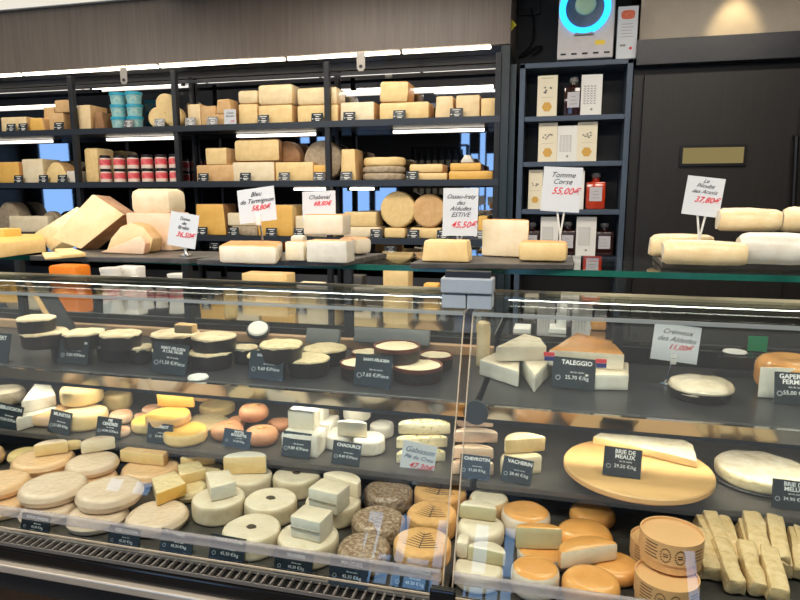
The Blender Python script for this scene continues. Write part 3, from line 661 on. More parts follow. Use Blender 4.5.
def LOG(label, x0, x1, yb, z, r, m, rz=0, end='ivory', tap=.85, Y=None):
    p, q = (atZ(x0, yb, z), atZ(x1, yb, z)) if Y is None else (atY(x0, yb, Y), atY(x1, yb, Y)); L = (q - p).length
    bm = lathe([(0, 0), (r * .75, 0), (r * .95, .008), (r, .02), (r * .98, L * .5), (r * tap, L - .012), (r * tap * .8, L), (0, L)], 24, sy=.9)
    bmesh.ops.rotate(bm, verts=bm.verts, cent=(0, 0, 0), matrix=Matrix.Rotation(math.pi / 2, 3, 'Y')); wob(bm, .006, 16, nseed())
    for v in bm.verts:
        if v.co.z < -r * .86: v.co.z = -r * .86
    o = empty('cheese_log', (p.x, p.y + r, z + r * .86), label, 'cheese'); o.rotation_euler = (0, 0, math.radians(rz))
    w_, e_ = split_parts(o, bm, lambda f: abs(f.normal.x) > .8, 'wrapper', K[m], 'end_face', K[end])
    b1 = bmesh.new(); b1.from_mesh(e_.data); b2 = b1.copy(); mid = L / 2
    for b_, k_ in ((b1, 1), (b2, -1)): bmesh.ops.delete(b_, geom=[v for v in b_.verts if (v.co.x - mid) * k_ > 0], context='VERTS')
    b1.to_mesh(e_.data); mk('end_face', b2, K[end], o); return o
LOG('wrapped cheese log at the back left of the right tray', 650, 714, 256, z, .030, 'wrapcream', Y=1.60)
LOG('wrapped cheese log at the front of the right tray', 664, 742, 265, z, .028, 'wrapcream')
LOG('thick pale log with greyish face at the right end of the tray', 741, 830, 265, z, .036, 'greywhite')
LOG('wrapped log lying on top of the front ones on the right tray', 719, 783, 243, z + .066, .028, 'wrapcream', Y=1.52)
LOG('topmost wrapped log at the right edge of the picture', 785, 850, 243, z + .066, .028, 'wrapcream', Y=1.52)
NOTE('small tilted handwritten sign beside the large pinkish block', 170, 213, 198, 247, 186, 256, z, [('Tome', .83), ('de', .70), ('Brebis', .57)], '36,50€', roll=8, stem='fork')
NOTE('handwritten Bleu de Termignon sign tilted on a clip stem', 239, 188, 276, 222, 265, 258, z, [('Bleu', .82), ('de Termignon', .62)], '58,80€', roll=-7)
NOTE('handwritten Chabeval sign standing behind the pale cheese pile', 303, 191, 336, 222, 322, 256, z, [('Chabeval', .80)], '68,80€', roll=-2, stem='clip')
NOTE('tall handwritten Ossau-Iraty sign behind the pale yellow slab', 443, 188, 478, 236, 458, 256, z, [('Ossau-Iraty', .82), ('des', .69), ('Aldudes', .57), ('ESTIVE', .44)], '45,50€', roll=0, stem='fork')
NOTE('handwritten Tomme Corse sign in front of the bottle shelves', 542, 167, 581, 212, 560, 254, z, [('Tomme', .82), ('Corse', .67)], '55,00€', roll=3, stem='fork')
NOTE('handwritten Aravis sign standing over the logs at the right', 684, 177, 722, 216, 697, 258, z, [('Le', .9), ('Piloube', .77), ('des Aravis', .62)], '37,80€', roll=7, stem='fork')

# ================================================================ rear ledge behind the case
zl = ZL
B('orange cheese block standing on the rear ledge at the left', 49, 77, 290, 266, zl + .0, .10, mat('mimolette', (240, 136, 40), (230, 122, 30), rough=.4), bev=.014)
for i, (x0, x1, yt, lb) in enumerate([(101, 124, 268, 'tall white tub at the left of the tub row on the rear ledge'), (126, 140, 277, 'second low white tub in the row on the rear ledge'), (141, 154, 278, 'third low white tub in the row on the rear ledge'), (155, 168, 279, 'fourth low white tub in the row on the rear ledge'), (168, 190, 274, 'wide white tub at the right of the tub row on the rear ledge')]):
    p = atZ((x0 + x1) / 2, 293, zl); sx, sz = ppm(p); r = (x1 - x0) / 2 / rpm(p); h = (293 - yt) / sz
    o = empty('white_tub', (p.x, p.y, zl + .0006), lb, 'tub', 'white tubs on the rear ledge')
    mk('cup', lathe([(0, 0), (r * .82, 0), (r * .95, h * .9), (0, h * .9)], 24), M_wplas, o); mk('lid', lathe([(0, h * .88), (r, h * .88), (r, h), (0, h)], 24), M_wplas, o)
    mk('band', lathe([(r * .832, .004), (r * .87, h * .22), (r * .86, h * .22)], 24), mat('tub_pink', (212, 120, 120)), o)
B('pale tub standing behind the low white tubs on the rear ledge', 116, 137, 291, 267, zl, .07, M_wplas, bev=.006, name='white_tub', cat='tub')
PL('yellow slices at the far left of the rear ledge', [(-10, 291), (20, 291), (26, 289), (-8, 289)], zl, .05, 'gold', 'gold')
B('long tan cheese block on the rear ledge under the Bleu sign', 242, 287, 295, 274, zl, .09, 'butter', top='tan_rind')
B('flat yellow piece in front of the long tan block on the ledge', 246, 289, 297, 288, zl, .03, 'butter')
B('yellow cheese block on the rear ledge left of the scale display', 383, 408, 297, 270, zl, .09, 'butter', top='straw')
B('small golden cheese behind the scale display on the ledge', 423, 438, 297, 284, zl, .06, 'gold', bev=.008)
CW('round cut cheese on the rear ledge left of the long tan block', 230, 284, 14, .12, zl, 'straw')
B('pale slab on the rear ledge right of the long tan block', 296, 320, 296, 284, zl, .08, 'pale')
B('grey box on the rear ledge under the Chabeval sign', 346, 362, 294, 276, zl, .07, M_slate, name='storage_box', cat='box')
for x0, x1, yt, lb in ((556, 566, 306, 'narrow white carton on the ledge behind the right case'), (598, 0, 0, '')):
    if x1: B(lb, x0, x1, 333, yt, zl, .05, M_wplas, bev=.002, name='carton', cat='carton')
B('small orange cheese on the ledge behind the right case', 591, 606, 331, 321, zl, .05, 'orange_rind', bev=.008)
for x0, x1, lb in ((513, 530, 'flat white tray left of the narrow carton behind the right case'), (549, 566, 'flat white tray right of the narrow carton behind the right case')):
    B(lb, x0, x1, 334, 329, zl, .08, M_wplas, bev=.002, name='flat_tray', cat='tray')

# ================================================================ upper shelf: dishes, wedges
DISH('topmost dark banded dish of the stack at the far left', 27, 321, 42, 2)
DISH('middle dark banded dish of the stack at the far left', 31, 338, 52, 1)
DISH('bottom dark banded dish of the stack at the far left', 24, 356, 52, 0)
DISH('cream topped dish balanced behind the blank blue card, left one', 80, 333, 44, 1)
DISH('cream topped dish balanced behind the blank blue card, right one', 116, 334, 44, 1)
DISH('low dark dish behind the wedge of the balanced dishes', 137, 347, 26, 0)
DISH('dark dish at the shelf front beside the blank blue card', 104, 352, 50, 0)
DISH('dark banded dish with a cheese sliver on top', 175, 334, 50, 1)
DISH('crinkled banded dish right of the sliver topped one', 214, 337, 46, 1)
DISH('bottom dark dish half hidden by the ail noir card', 153, 356, 46, 0)
DISH('bottom dark dish under the crinkled banded dish', 205, 357, 46, 0)
DISH('small dish behind the crinkled banded dish', 239, 349, 26, 0)
B('small cheese sliver lying on the dark banded dish', 174, 192, 334, 325, ZU + .098, .03, 'tan_rind', name='cheese_sliver')
DISH('crusted dish at the back above the front blue card', 281, 345, 44, 1, fill='crust')
DISH('crusted dish at the back right of the front blue card', 323, 350, 44, 0, fill='crust')
DISH('crusted dish at the front left, half behind the blue card', 253, 363, 44, 0, fill='crust')
DISH('crusted dish at the front right of the blue card', 304, 362, 44, 0, fill='crust')
DISH('terracotta rimmed dish on top of the stack near the joint', 397, 345, 47, 1, 'clay', 'pale')
DISH('terracotta rimmed dish right of the stack near the joint', 436, 354, 34, 0, 'clay', 'pale')
DISH('terracotta rimmed dish behind the left of the near stack', 366, 351, 30, 0, 'clay', 'pale')
DISH('terracotta rimmed dish half hidden by the Saint-Félicien card', 355, 366, 42, 0, 'clay', 'pale')
DISH('large terracotta rimmed dish at the front near the joint', 414, 368, 52, 0, 'clay', 'pale')
z = ZU
CARD('black price card cut by the left picture edge on the upper shelf', -30, 9, 335, 362, z, 'CAMEMBERT', '8,90 €', rz=-4)
CARD('blank looking blue sheen card at the left dishes', 58, 87, 341, 365, z, 'SAINT-MARCELLIN', '7,50 €/Pièce', rz=0)
CARD('black Saint-Félicien à l\'ail noir card on the upper shelf', 150, 185, 346, 375, z, 'SAINT-FÉLICIEN\nÀ L\'AIL NOIR', '11,50 €/Pièce', roll=4)
CARD('bluish card before the crusted dishes on the upper shelf', 248, 282, 354, 380, z, 'SAINT-FÉLICIEN', '9,60 €/Pièce', roll=1)
CARD('dark Saint-Félicien card before the terracotta dishes', 353, 390, 358, 388, z, 'SAINT-FÉLICIEN', '7,60 €/Pièce', roll=2)
CARD('slate blue Taleggio card in front of the soft wedges', 551, 594, 361, 390, z, 'TALEGGIO', '25,70 €/kg', roll=2)
CARD('grey blue Gaperon card at the right edge of the upper shelf', 774, 812, 376, 406, z, 'GAPERON\nFERMIER', '55,00 €/kg', roll=0)
o = PL('white topped soft wedge lying on two others left of the Taleggio card', [(496, 377), (547, 377), (541, 366), (526, 360)], z + .0, .0, 'brie', 'pale') if False else None
PL('left lower soft wedge under the white topped one', [(479, 375), (518, 388), (520, 372), (500, 364)], z, .042, 'wheelcream', 'greywhite', {2, 3})
PL('soft wedge pointing its tip at the viewer left of the Taleggio card', [(534, 394), (552, 374), (540, 364), (520, 374)], z, .046, 'wheelcream', 'greywhite', {1, 2})
PL('white topped soft wedge lying on two others left of the Taleggio card', [(495, 362), (546, 361), (540, 352), (524, 347)], z + .045, .040, 'brie', 'ivory', {1, 2})
PL('lower soft block right of the Taleggio card', [(584, 390), (628, 391), (628, 377), (586, 375)], z, .040, 'wheelcream', 'greywhite', {1, 2})
PL('large soft wedge with orange top behind the Taleggio card', [(548, 366), (624, 371), (612, 356), (576, 347)], z + .040, .042, 'amber', 'ivory', {1, 2})
for x, y, lb in ((549, 356, 'left of the Taleggio card'), (601, 363, 'right of the Taleggio card')):
    p = atY(x, y, 1.44); o = empty('brand_sticker', tuple(p), 'tiny red and blue label %s' % lb, 'sticker')
    mk('red_half', box(-.012, .012, -.001, .001, 0, .009), M_red, o, smooth=False); mk('blue_half', box(-.010, .012, -.001, .001, -.011, -.001), mat('label_blue', (40, 52, 120)), o, smooth=False)
p = atY(483, 354, 1.70); bm = lathe(wheel_prof(.019, .125, .006), 20); wob(bm, .003, 40, 5)
tag(mk('cheese_log', bm, K['wrapcream'], None, (p.x, p.y, ZU)), 'wrapped cheese log standing upright behind the soft wedges', 'cheese')
# dome cheese in a black dish, with the Crémeux sign beside
p = atZ(701, 385, z + .03); r = 34 / rpm(p)
o = empty('cheese_dish', (p.x, p.y, z + .0006), 'wrapped domed cheese in a shallow black dish beneath the Crémeux sign', 'cheese dish')
mk('bowl', lathe([(0, 0), (r * .86, 0), (r * .98, .02), (r, .024), (r * .95, .024), (0, .014)], 40), K['blackband'], o)
bm = lathe([(r * .96, .018), (r * .97, .028), (r * .9, .036), (r * .7, .043), (r * .35, .048), (0, .049)], 40); wob(bm, .004, 30, 3); mk('cheese', bm, mat('wrapped_grey', (214, 200, 176), (194, 178, 150), rough=.3, coat=1, crinkle=.6), o)
NOTE('handwritten Crémeux des Aldudes sign on a chrome stem', 652, 325, 699, 361, 666, 384, z, [('Crémeux', .80), ('des Aldudes', .60)], '11,00€', roll=5)
p = atY(735, 352, 1.77); hz = p.z - ZU - .006
o = tag(mk('acrylic_box', box(-.048, .048, -.03, .03, 0, hz, bev=.002), M_acryl, None, (p.x, p.y, ZU + .0006), smooth=False), 'clear acrylic box behind the black dish', 'box')
o = empty('white_puck', (p.x, p.y, ZU + hz + .0015), 'white oval lid on the clear acrylic box', 'lid'); 
mk('disc', lathe([(0, 0), (.028, 0), (.03, .004), (.027, .008), (0, .009)], 28), M_wplas, o); mk('rim', lathe([(.03, .001), (.032, .003), (.03, .005)], 28), M_black, o)
for px_, py_, lb, tl in ((258, 329, 'white oval puck on the dark wall above the crusted dishes', 60), (198, 376, 'white oval puck at the front edge of the upper shelf', 0)):
    p = atY(px_, py_, 1.80) if tl else atZ(px_, py_, z + .006)
    o = empty('white_puck', tuple(p) if tl else (p.x, p.y, z), lb, 'puck'); r = 9 / ppm(p)[0]
    mk('disc', lathe([(0, 0), (r, 0), (r * 1.02, .003), (r * .9, .007), (0, .008)], 28), M_wplas, o)
    if tl: o.rotation_euler = (math.radians(34), math.radians(14), 0); mk('socket', lathe([(0, -.006), (r * 1.2, -.006), (r * 1.2, 0), (0, 0)], 28), M_black, o)
a, b = atY(749, 336, 1.826), atY(767, 352, 1.826)
tag(mk('green_sticker', box(-(b.x - a.x) / 2, (b.x - a.x) / 2, -.001, .001, (b.z - a.z) / 2, (a.z - b.z) / 2), mat('sticker_green', (34, 150, 96), rough=.5), None, ((a.x + b.x) / 2, 1.829, (a.z + b.z) / 2), smooth=False), 'green square sticker on the dark back panel at the right', 'sticker')
H('cut round cheese standing at the right edge behind the Gaperon card', 757, 398, 822, 401, z, .075, 'amber', 'greywhite', deep=.38, bev=.016)
CW('whole round cheese with peach rind behind the cut one at the right edge', 792, 357, 76, .085, z, 'amber', bev=.03)
# leaning boards at the back of the left shelf
def LEAN(label, px, Y, th, m, edge, name):
    pts = [atY(x, y, yy) for (x, y), yy in zip(px, Y)]; c = sum(pts, Vector()) / 4
    n = (pts[1] - pts[0]).cross(pts[3] - pts[0]).normalized(); n = n if n.y > 0 else -n
    o = empty(name, tuple(c), label, 'board')
    bm = bmesh.new(); a = [bm.verts.new(p - c) for p in pts]; b = [bm.verts.new(p - c + n * th) for p in pts]; bm.faces.new(a); bm.faces.new(b[::-1])
    for i in range(4): bm.faces.new((a[i], b[i], b[(i + 1) % 4], a[(i + 1) % 4]))
    mk('panel', bm, m, o, smooth=False)
    if edge: mk('edge', tube([pts[0] - c, pts[3] - c], .009), edge, o)
    return o
LEAN('dark board with a tan wooden edge leaning behind the left dishes', [(24, 276), (43, 275), (78, 333), (58, 333)], [1.70, 1.70, 1.62, 1.62], .010, M_black, K['tan_rind'], 'leaning_board')
LEAN('clear acrylic sheet leaning behind the balanced dishes', [(84, 316), (112, 300), (104, 330), (98, 332)], [1.80, 1.80, 1.76, 1.76], .004, M_acryl, None, 'acrylic_sheet')
for x0, x1, lb in ((305, 338, 'grey tilted cover at the back of the shelf over the crusted dishes'), (352, 428, 'grey tilted cover at the back of the shelf over the terracotta dishes')):
    B(lb, x0, x1, 345, 330, ZU + .029, .02, mat('cover_grey', (124, 128, 128), rough=.4), bev=.002, name='grey_cover', cat='cover', tilt=(-20, 0))

# ================================================================ grey step
z = ZS
CW('domed grey rinded cheese at the far left of the step', 4, 388, 44, .05, z, 'grey_rind', top='wheelcream', bev=.02)
PL('lower white wedge at the left of the step', [(17, 432), (58, 420), (50, 404), (30, 402)], z, .036, 'white', 'white', None)
PL('upper white wedge lying on the lower white wedge', [(22, 414), (57, 406), (52, 395), (36, 393)], z + .036, .034, 'white', 'white', None)
CW('orange topped cheese behind the second card on the step', 51, 410, 44, .034, z, 'peach', top='tan_rind')
CW('upper drum of the cream stack on the step', 82, 386, 44, .048, z + .046, 'butter', top='tan_rind')
CW('lower drum of the cream stack on the step', 89, 410, 48, .045, z, 'butter', top='cream')
B('curl of cheese on top of the cream stack', 86, 96, 388, 377, z + .095, .03, 'wrapcream', rz=30, tilt=(0, 15), name='cheese_curl')
CW('pale drum behind the cream stack on the step', 116, 392, 32, .05, z, 'straw')
for cx, cy, w, h, lb in ((122, 411, 24, .035, 'pink wrapped round left of the yellow discs'), (138, 413, 14, .024, 'tiny pink round beside the pink wrapped round'), (150, 407, 22, .03, 'small pinkish round behind the yellow discs'), (122, 428, 22, .02, 'greyish round half behind the PIE card')):
    CW(lb, cx, cy, w, h, z, 'blush', top='pink_rind', bev=h * .4)
CW('left yellow disc of the yellow stack on the step', 148, 419, 40, .03, z, 'straw', top='gold')
CW('right layered yellow disc of the yellow stack on the step', 190, 426, 44, .034, z, 'straw', top='gold')
CW('upper yellow disc across the two lower ones on the step', 168, 413, 46, .026, z + .035, 'tan_rind', top='gold')
H('half yellow cheese crowning the yellow stack', 157, 407, 194, 408, z + .062, .036, 'gold', 'gold', deep=.9)
CW('thin pale slice leaning on the yellow stack', 208, 421, 42, .008, z + .006, 'wrapcream', tilt=(0, 8))
CW('brownish disc behind the yellow stack', 216, 405, 36, .028, z, 'straw')
CW('small brown round on the brownish disc', 204, 392, 22, .022, z + .029, 'tan_rind')
for cx, cy, w, h, dz, lb in ((254, 406, 30, .04, .036, 'topmost orange brown ball with a nut on top'), (226, 424, 33, .038, 0, 'left lower orange brown ball behind its card'), (261, 428, 34, .04, 0, 'front orange brown ball beside its card'), (279, 420, 24, .03, 0, 'right orange brown ball of the pile'), (236, 417, 18, .03, 0, 'small orange brown ball at the back of the pile')):
    CW(lb, cx, cy, w, h, z + dz, mat('ball_rind', (208, 152, 112), (186, 124, 84), rough=.5, bump=.35, bscale=120), bev=h * .45, nuts=2 if w > 28 else 1, name='cheese_ball')
B('front white block at the base of the square cheese pile', 281, 318, 457, 435, z, .07, 'white', bev=.006)
B('white block at the base right of the square cheese pile', 312, 330, 444, 424, z, .08, 'white', bev=.006)
B('back white block at the base of the square cheese pile', 296, 318, 432, 418, z, .05, 'white', bev=.006)
B('cut cream cube on top at the front of the square cheese pile', 288, 314, 434, 412, z + .046, .045, 'ivory', bev=.003, top='white', name='cheese_cube')
B('tall white cube behind the cut cream cube', 297, 323, 424, 402, z + .046, .05, 'white', bev=.006, name='cheese_cube')
B('wrapped brownish piece behind the square cheese pile', 320, 334, 420, 402, z, .05, 'wrapcream', bev=.006)
for cx, cy, w, h, lb in ((341, 432, 33, .038, 'front left bloomy white drum'), (368, 436, 32, .040, 'front right bloomy white drum'), (382, 423, 24, .036, 'bloomy white drum at the back right')):
    CW(lb, cx, cy, w, h, z, 'white', bev=.008, name='cheese_drum')
CW('bloomy white drum on top at the back of the white drums', 357, 404, 28, .040, z + .040, 'white', bev=.008, name='cheese_drum')
H('halved white drum showing its cream cut face', 337, 436, 367, 438, z + .041, .038, 'white', 'pale', deep=.5)
H('bottom herb crusted half cheese behind the white sign', 396, 464, 446, 462, z, .026, 'herb', 'herbpaste', deep=.6)
H('middle herb crusted half cheese of the stack', 396, 449, 448, 448, z + .027, .026, 'herb', 'herbpaste', deep=.6)
H('top herb crusted half cheese of the stack', 398, 435, 451, 435, z + .054, .030, 'herb', 'herbpaste', deep=.6, bev=.006)
H('lowest pink half cheese of the soft stack at the joint', 451, 475, 494, 476, z, .03, 'blush', 'blush', deep=.7, bev=.010)
H('second pink half cheese from the bottom at the joint', 452, 459, 494, 460, z + .031, .027, 'blush', 'blush', deep=.7, bev=.010)
H('third pale half cheese of the soft stack at the joint', 453, 443, 498, 444, z + .059, .028, 'wrapped', 'blush', deep=.7, bev=.010)
H('topmost tan half cheese of the soft stack at the joint', 457, 427, 494, 428, z + .088, .026, 'peach', 'wrapped', deep=.7, bev=.010)
H('upper crusty half cheese right of the joint stack', 505, 455, 546, 452, z + .046, .036, 'crust', 'straw', deep=.9, bev=.008)
H('lower crusty half cheese right of the joint stack', 501, 478, 542, 474, z, .045, 'crust', 'pale', deep=.9, bev=.008)
CARD('leftmost black card on the step before the white wedges', -10, 19, 406, 428, z, 'REBLOCHON', '19,50 €/Pièce', roll=6)
CARD('black card on the step before the orange topped cheese', 47, 68, 412, 433, z, 'MUNSTER', '21,80 €/kg', roll=6)
CARD('black card on the step before the cream stack', 95, 119, 418, 437, z, 'PIE\nCENDRÉE', '14,90 €/Pièce', roll=2)
CARD('plain black card on the step before the yellow discs', 146, 171, 424, 442, z, 'LIVAROT', '22,40 €/kg', roll=1)
CARD('black card on the step before the orange brown balls', 222, 249, 430, 446, z, 'PETITE\nBOULETTE', '16,20 €/kg', roll=4)
CARD('black Neufchâtel card before the square cheese pile', 281, 309, 433, 456, z, 'NEUFCHÂTEL', '9,80 €/Pièce', roll=2)
CARD('black Chaource card before the bloomy white drums', 331, 359, 443, 464, z, 'CHAOURCE', '8,40 €/Pièce', roll=3)
CARD('blue sheen card before the pink soft stack', 459, 489, 456, 477, z, 'CHEVROTIN', '31,00 €/kg', roll=1)
CARD('dark card before the crusty half cheeses', 500, 530, 459, 482, z, 'VACHERIN', '28,40 €/kg', roll=7)
NOTE('handwritten Gabisson sign standing on the deck before the herb stack', 401, 443, 435, 481, 413, 497, ZD + .0, [('Gabisson', .80), ('Pié du Crou', .62)], '47,30€', roll=7, ink=mat('blue_ink', (70, 100, 130), rough=.6))
# brie on its round wooden board, second brie on a dark plate
zb = ZS + .032; p = atZ(637, 466, zb + .016); r = 76 / rpm(p)
o = empty('round_board', (p.x, p.y, ZS + .0006), 'round pale wooden board under the cut Brie de Meaux', 'board')
mk('top', lathe([(0, zb - ZS), (r * .97, zb - ZS), (r, zb - ZS + .004), (r, zb - ZS + .013), (r * .985, zb - ZS + .016), (0, zb - ZS + .016)], 64), streaked('pale_wood', (232, 186, 124), (222, 172, 108), 0, rough=.4, scale=14), o)
mk('foot', lathe([(0, 0), (r * .45, 0), (r * .5, .01), (r * .9, .028), (r * .92, .032), (0, .032)], 48), M_black, o)
PL('cut Brie de Meaux piece with white top on the wooden board', [(592, 444), (697, 469), (693, 452), (670, 441), (634, 436), (604, 437)], zb + .0165, .019, 'brie', 'butter', {1, 2, 3, 4, 5}, bev=.004, name='brie_piece', wobble=.002)
CARD('black Brie de Meaux card on the wooden board', 602, 640, 452, 478, zb + .0165, 'BRIE DE\nMEAUX', '29,50 €/kg', roll=3)
p = atZ(760, 474, ZS + .01); r = 57 / rpm(p)
tag(mk('dark_plate', lathe([(0, 0), (r * .9, 0), (r, .006), (r * .98, .009), (0, .007)], 48), M_slate, None, (p.x, p.y, ZS + .0006)), 'round dark plate under the whole Brie de Melun', 'plate')
CW('whole rough white Brie de Melun wheel at the right of the step', 762, 466, 98, .028, ZS + .01, 'crust', top='brie', wobble=.003)
CARD('black Brie de Melun card at the right edge of the step', 771, 811, 485, 511, ZS + .001, 'BRIE DE\nMELUN', '34,90 €/kg', roll=2)

# ================================================================ lower deck
z = ZD
for cx, cy, w, h, dz, m, lb in (
    (2, 446, 24, .05, .0, 'peach', 'orange tan drum at the top left corner of the lower deck'),
    (14, 452, 34, .03, 0, 'straw', 'pale drum behind the orange tan one at the left of the deck'),
    (8, 501, 52, .028, 0, 'peach', 'bottom peach disc at the left edge of the lower deck'),
    (4, 477, 62, .03, .029, 'peach', 'peach glossy disc at the left edge, upper one'),
    (38, 509, 58, .028, 0, 'wrapped', 'bottom beige disc under the large glossy disc'),
    (57, 481, 70, .032, .029, 'wrapped', 'large glossy beige disc in the left middle of the deck'),
    (52, 469, 60, .026, 0, 'peach', 'thin peach disc showing behind the large glossy disc'),
    (46, 455, 64, .028, .027, 'peach', 'peach disc carrying a half cheese at the back left'),
    (92, 521, 64, .03, 0, 'wrapped', 'bottom beige disc at the front behind the glass foot'),
    (108, 487, 68, .034, .031, 'wrapped', 'glossy beige disc right of the large glossy disc'),
    (100, 474, 54, .028, 0, 'peach', 'peach disc peeping out between two glossy discs'),
    (97, 459, 54, .028, .029, 'wrapped', 'beige disc carrying a pale half at the back'),
    (148, 466, 60, .034, 0, 'peach', 'peach disc carrying a grey tan half cheese'),
    (147, 512, 64, .03, 0, 'wrapped', 'crinkled wrapped disc at the front by the gap'),
    (190, 482, 40, .026, 0, 'wrapcream', 'wrapped disc under the yellow wedge'),
    (197, 465, 42, .026, 0, 'wrapcream', 'wrapped disc under the pale yellow half')):
    CW(lb, cx, cy, w, h, z + dz, m, bev=h * .38, bulge=.002, group=None)
H('pale half cheese on the peach disc at the back left', 34, 458, 69, 453, z + .056, .032, 'wrapped', 'butter', deep=.8)
H('rounded pale piece behind the pale half at the back left', 62, 452, 82, 449, z + .056, .022, 'butter', 'butter', deep=.9)
H('pale wedge on the beige disc at the back', 81, 455, 116, 449, z + .058, .032, 'wrapped', 'pale', deep=.8)
H('grey tan half cheese on the peach disc', 120, 462, 164, 467, z + .035, .032, 'tan_rind', 'butter', deep=1.1)
PL('wrapped yellow wedge resting on the crinkled disc', [(157, 507), (187, 495), (176, 482), (152, 490)], z + .031, .03, 'wrapcream', 'gold', {2, 3}, name='wrapped_wedge')
PL('wrapped yellow wedge leaning by the drum with the cut wedge', [(180, 486), (207, 479), (200, 470), (178, 474)], z + .027, .026, 'wrapcream', 'butter', {2, 3}, name='wrapped_wedge')
H('pale yellow half cheese at the back of the deck', 180, 468, 216, 465, z + .027, .026, 'wrapcream', 'butter', deep=.9, bev=.007)
CW('white drum under a big half at the back of the deck', 251, 474, 46, .045, z, 'wheelcream', bev=.008)
H('big half cheese with wide cream face at the back of the deck', 223, 475, 267, 474, z + .046, .045, 'white', 'butter', deep=.7, bev=.006)
CW('grey sided drum with a cut wedge on top', 219, 496, 54, .046, z, 'wheelside', top='wheelcream', bev=.008)
PL('cut pale wedge on the grey sided drum', [(211, 503), (237, 496), (230, 483), (206, 485)], z + .047, .034, 'wheelcream', 'greywhite', {2, 3})
CW('middle white drum with a dark leaf emblem', 270, 498, 53, .046, z, 'wheelside', top='wheelcream', bev=.009, emblem='leaf', name='cheese_drum')
CW('back white drum with a dark leaf emblem', 295, 473, 48, .046, z, 'wheelside', top='wheelcream', bev=.009, emblem='leaf', name='cheese_drum')
CW('front white drum with a dark leaf emblem near the glass foot', 249, 530, 60, .046, z, 'wheelside', top='wheelcream', bev=.009, emblem='leaf', name='cheese_drum')
CW('white drum at the front with a wrapped block on top', 306, 536, 62, .046, z, 'wheelside', top='wheelcream', bev=.009, name='cheese_drum')
CW('white drum under the block and the halved wheel', 333, 499, 56, .044, z, 'wheelside', top='wheelcream', bev=.009, name='cheese_drum')
H('halved white wheel with a grey line through its face', 323, 488, 358, 500, z + .045, .036, 'wheelcream', 'ivory', deep=.8)
for x0, x1, yb, yt, dz, rz, lb in ((309, 341, 513, 492, .045, -12, 'cut block with an ash line before the halved wheel'), (291, 323, 541, 520, .047, -8, 'wrapped cut block with a grey line on the front white drum')):
    o = B(lb, x0, x1, yb, yt, z + dz, .055, 'greywhite', rz=rz, top='wheelcream', bev=.003); p = atZ((x0 + x1) / 2, yb, z + dz); sx, sz = ppm(p); w, h = (x1 - x0) / sx, (yb - yt) / sz
    mk('ash_line', box(-w * .47, w * .47, -.0292, -.024, h * .46, h * .54), mat('ash', (168, 162, 146), (148, 142, 126), scale=90), o, smooth=False)
for cx, cy, w, lb in ((389, 488, 50, 'back brown speckled wheel in crinkled wrap'), (378, 516, 54, 'middle brown speckled wheel in crinkled wrap'), (362, 549, 55, 'front brown speckled wheel in crinkled wrap')):
    CW(lb, cx, cy, w, .045, z, 'speckle', bev=.014, wobble=.003)
CW('bottom orange wheel under the front printed wheel', 424, 566, 40, .03, z, 'caramel')
for cx, cy, w, h, dz, lb in ((440, 487, 52, .045, 0, 'back orange wheel with a printed sheaf on top'), (433, 510, 50, .05, 0, 'middle orange wheel with a printed sheaf on top'), (422, 541, 58, .038, .031, 'front orange wheel with a printed sheaf on top')):
    CW(lb, cx, cy, w, h, z + dz, 'caramel', bev=.009, emblem='print')
# right case
CW('white wheel under the greenish half at the joint', 481, 523, 48, .04, z, 'wheelcream')
H('upper half cheese with a greenish cut face at the joint', 459, 518, 496, 523, z + .041, .030, 'wheelcream', 'greenpaste', deep=.9)
CW('white wheel at the back beside the greenish half', 489, 496, 40, .05, z, 'tan_rind', top='wheelcream')
CW('white wheel under the lower half at the front of the joint', 478, 566, 50, .032, z, 'wheelcream')
H('lower half cheese with a greenish cut face near the glass foot', 467, 560, 505, 568, z + .033, .028, 'wheelcream', 'greenpaste', deep=.9)
B('pale piece left of the lower greenish half', 455, 468, 560, 543, z + .033, .04, 'wheelcream', bev=.008)
CW('back amber topped cheese in white paper', 537, 494, 47, .055, z, 'paper', top='amber', bev=.016)
CW('white paper cheese under the cut amber one', 538, 528, 50, .03, z, 'paper', top='amber', bev=.010)
H('cut amber cheese showing a wide greenish face', 515, 549, 562, 551, z + .031, .045, 'amber', 'greenpaste', deep=.55, bev=.008)
CW('front amber topped cheese in white paper by the glass foot', 536, 566, 49, .05, z, 'paper', top='amber', bev=.014)
CW('flat amber oval at the back under the wooden board', 589, 503, 46, .035, z, 'amber', bev=.015)
CW('smooth amber oval in the middle of the amber column', 590, 522, 56, .042, z, 'amber', bev=.018, dome=.004)
CW('amber wheel under the amber half', 600, 560, 50, .03, z, 'amber', bev=.012)
H('amber half cheese with its pale cut side towards the viewer', 560, 571, 618, 561, z + .031, .036, 'amber', 'ivory', deep=.75, bev=.012)
CW('front amber wheel low behind the glass foot', 599, 590, 62, .045, z, 'amber', bev=.016)
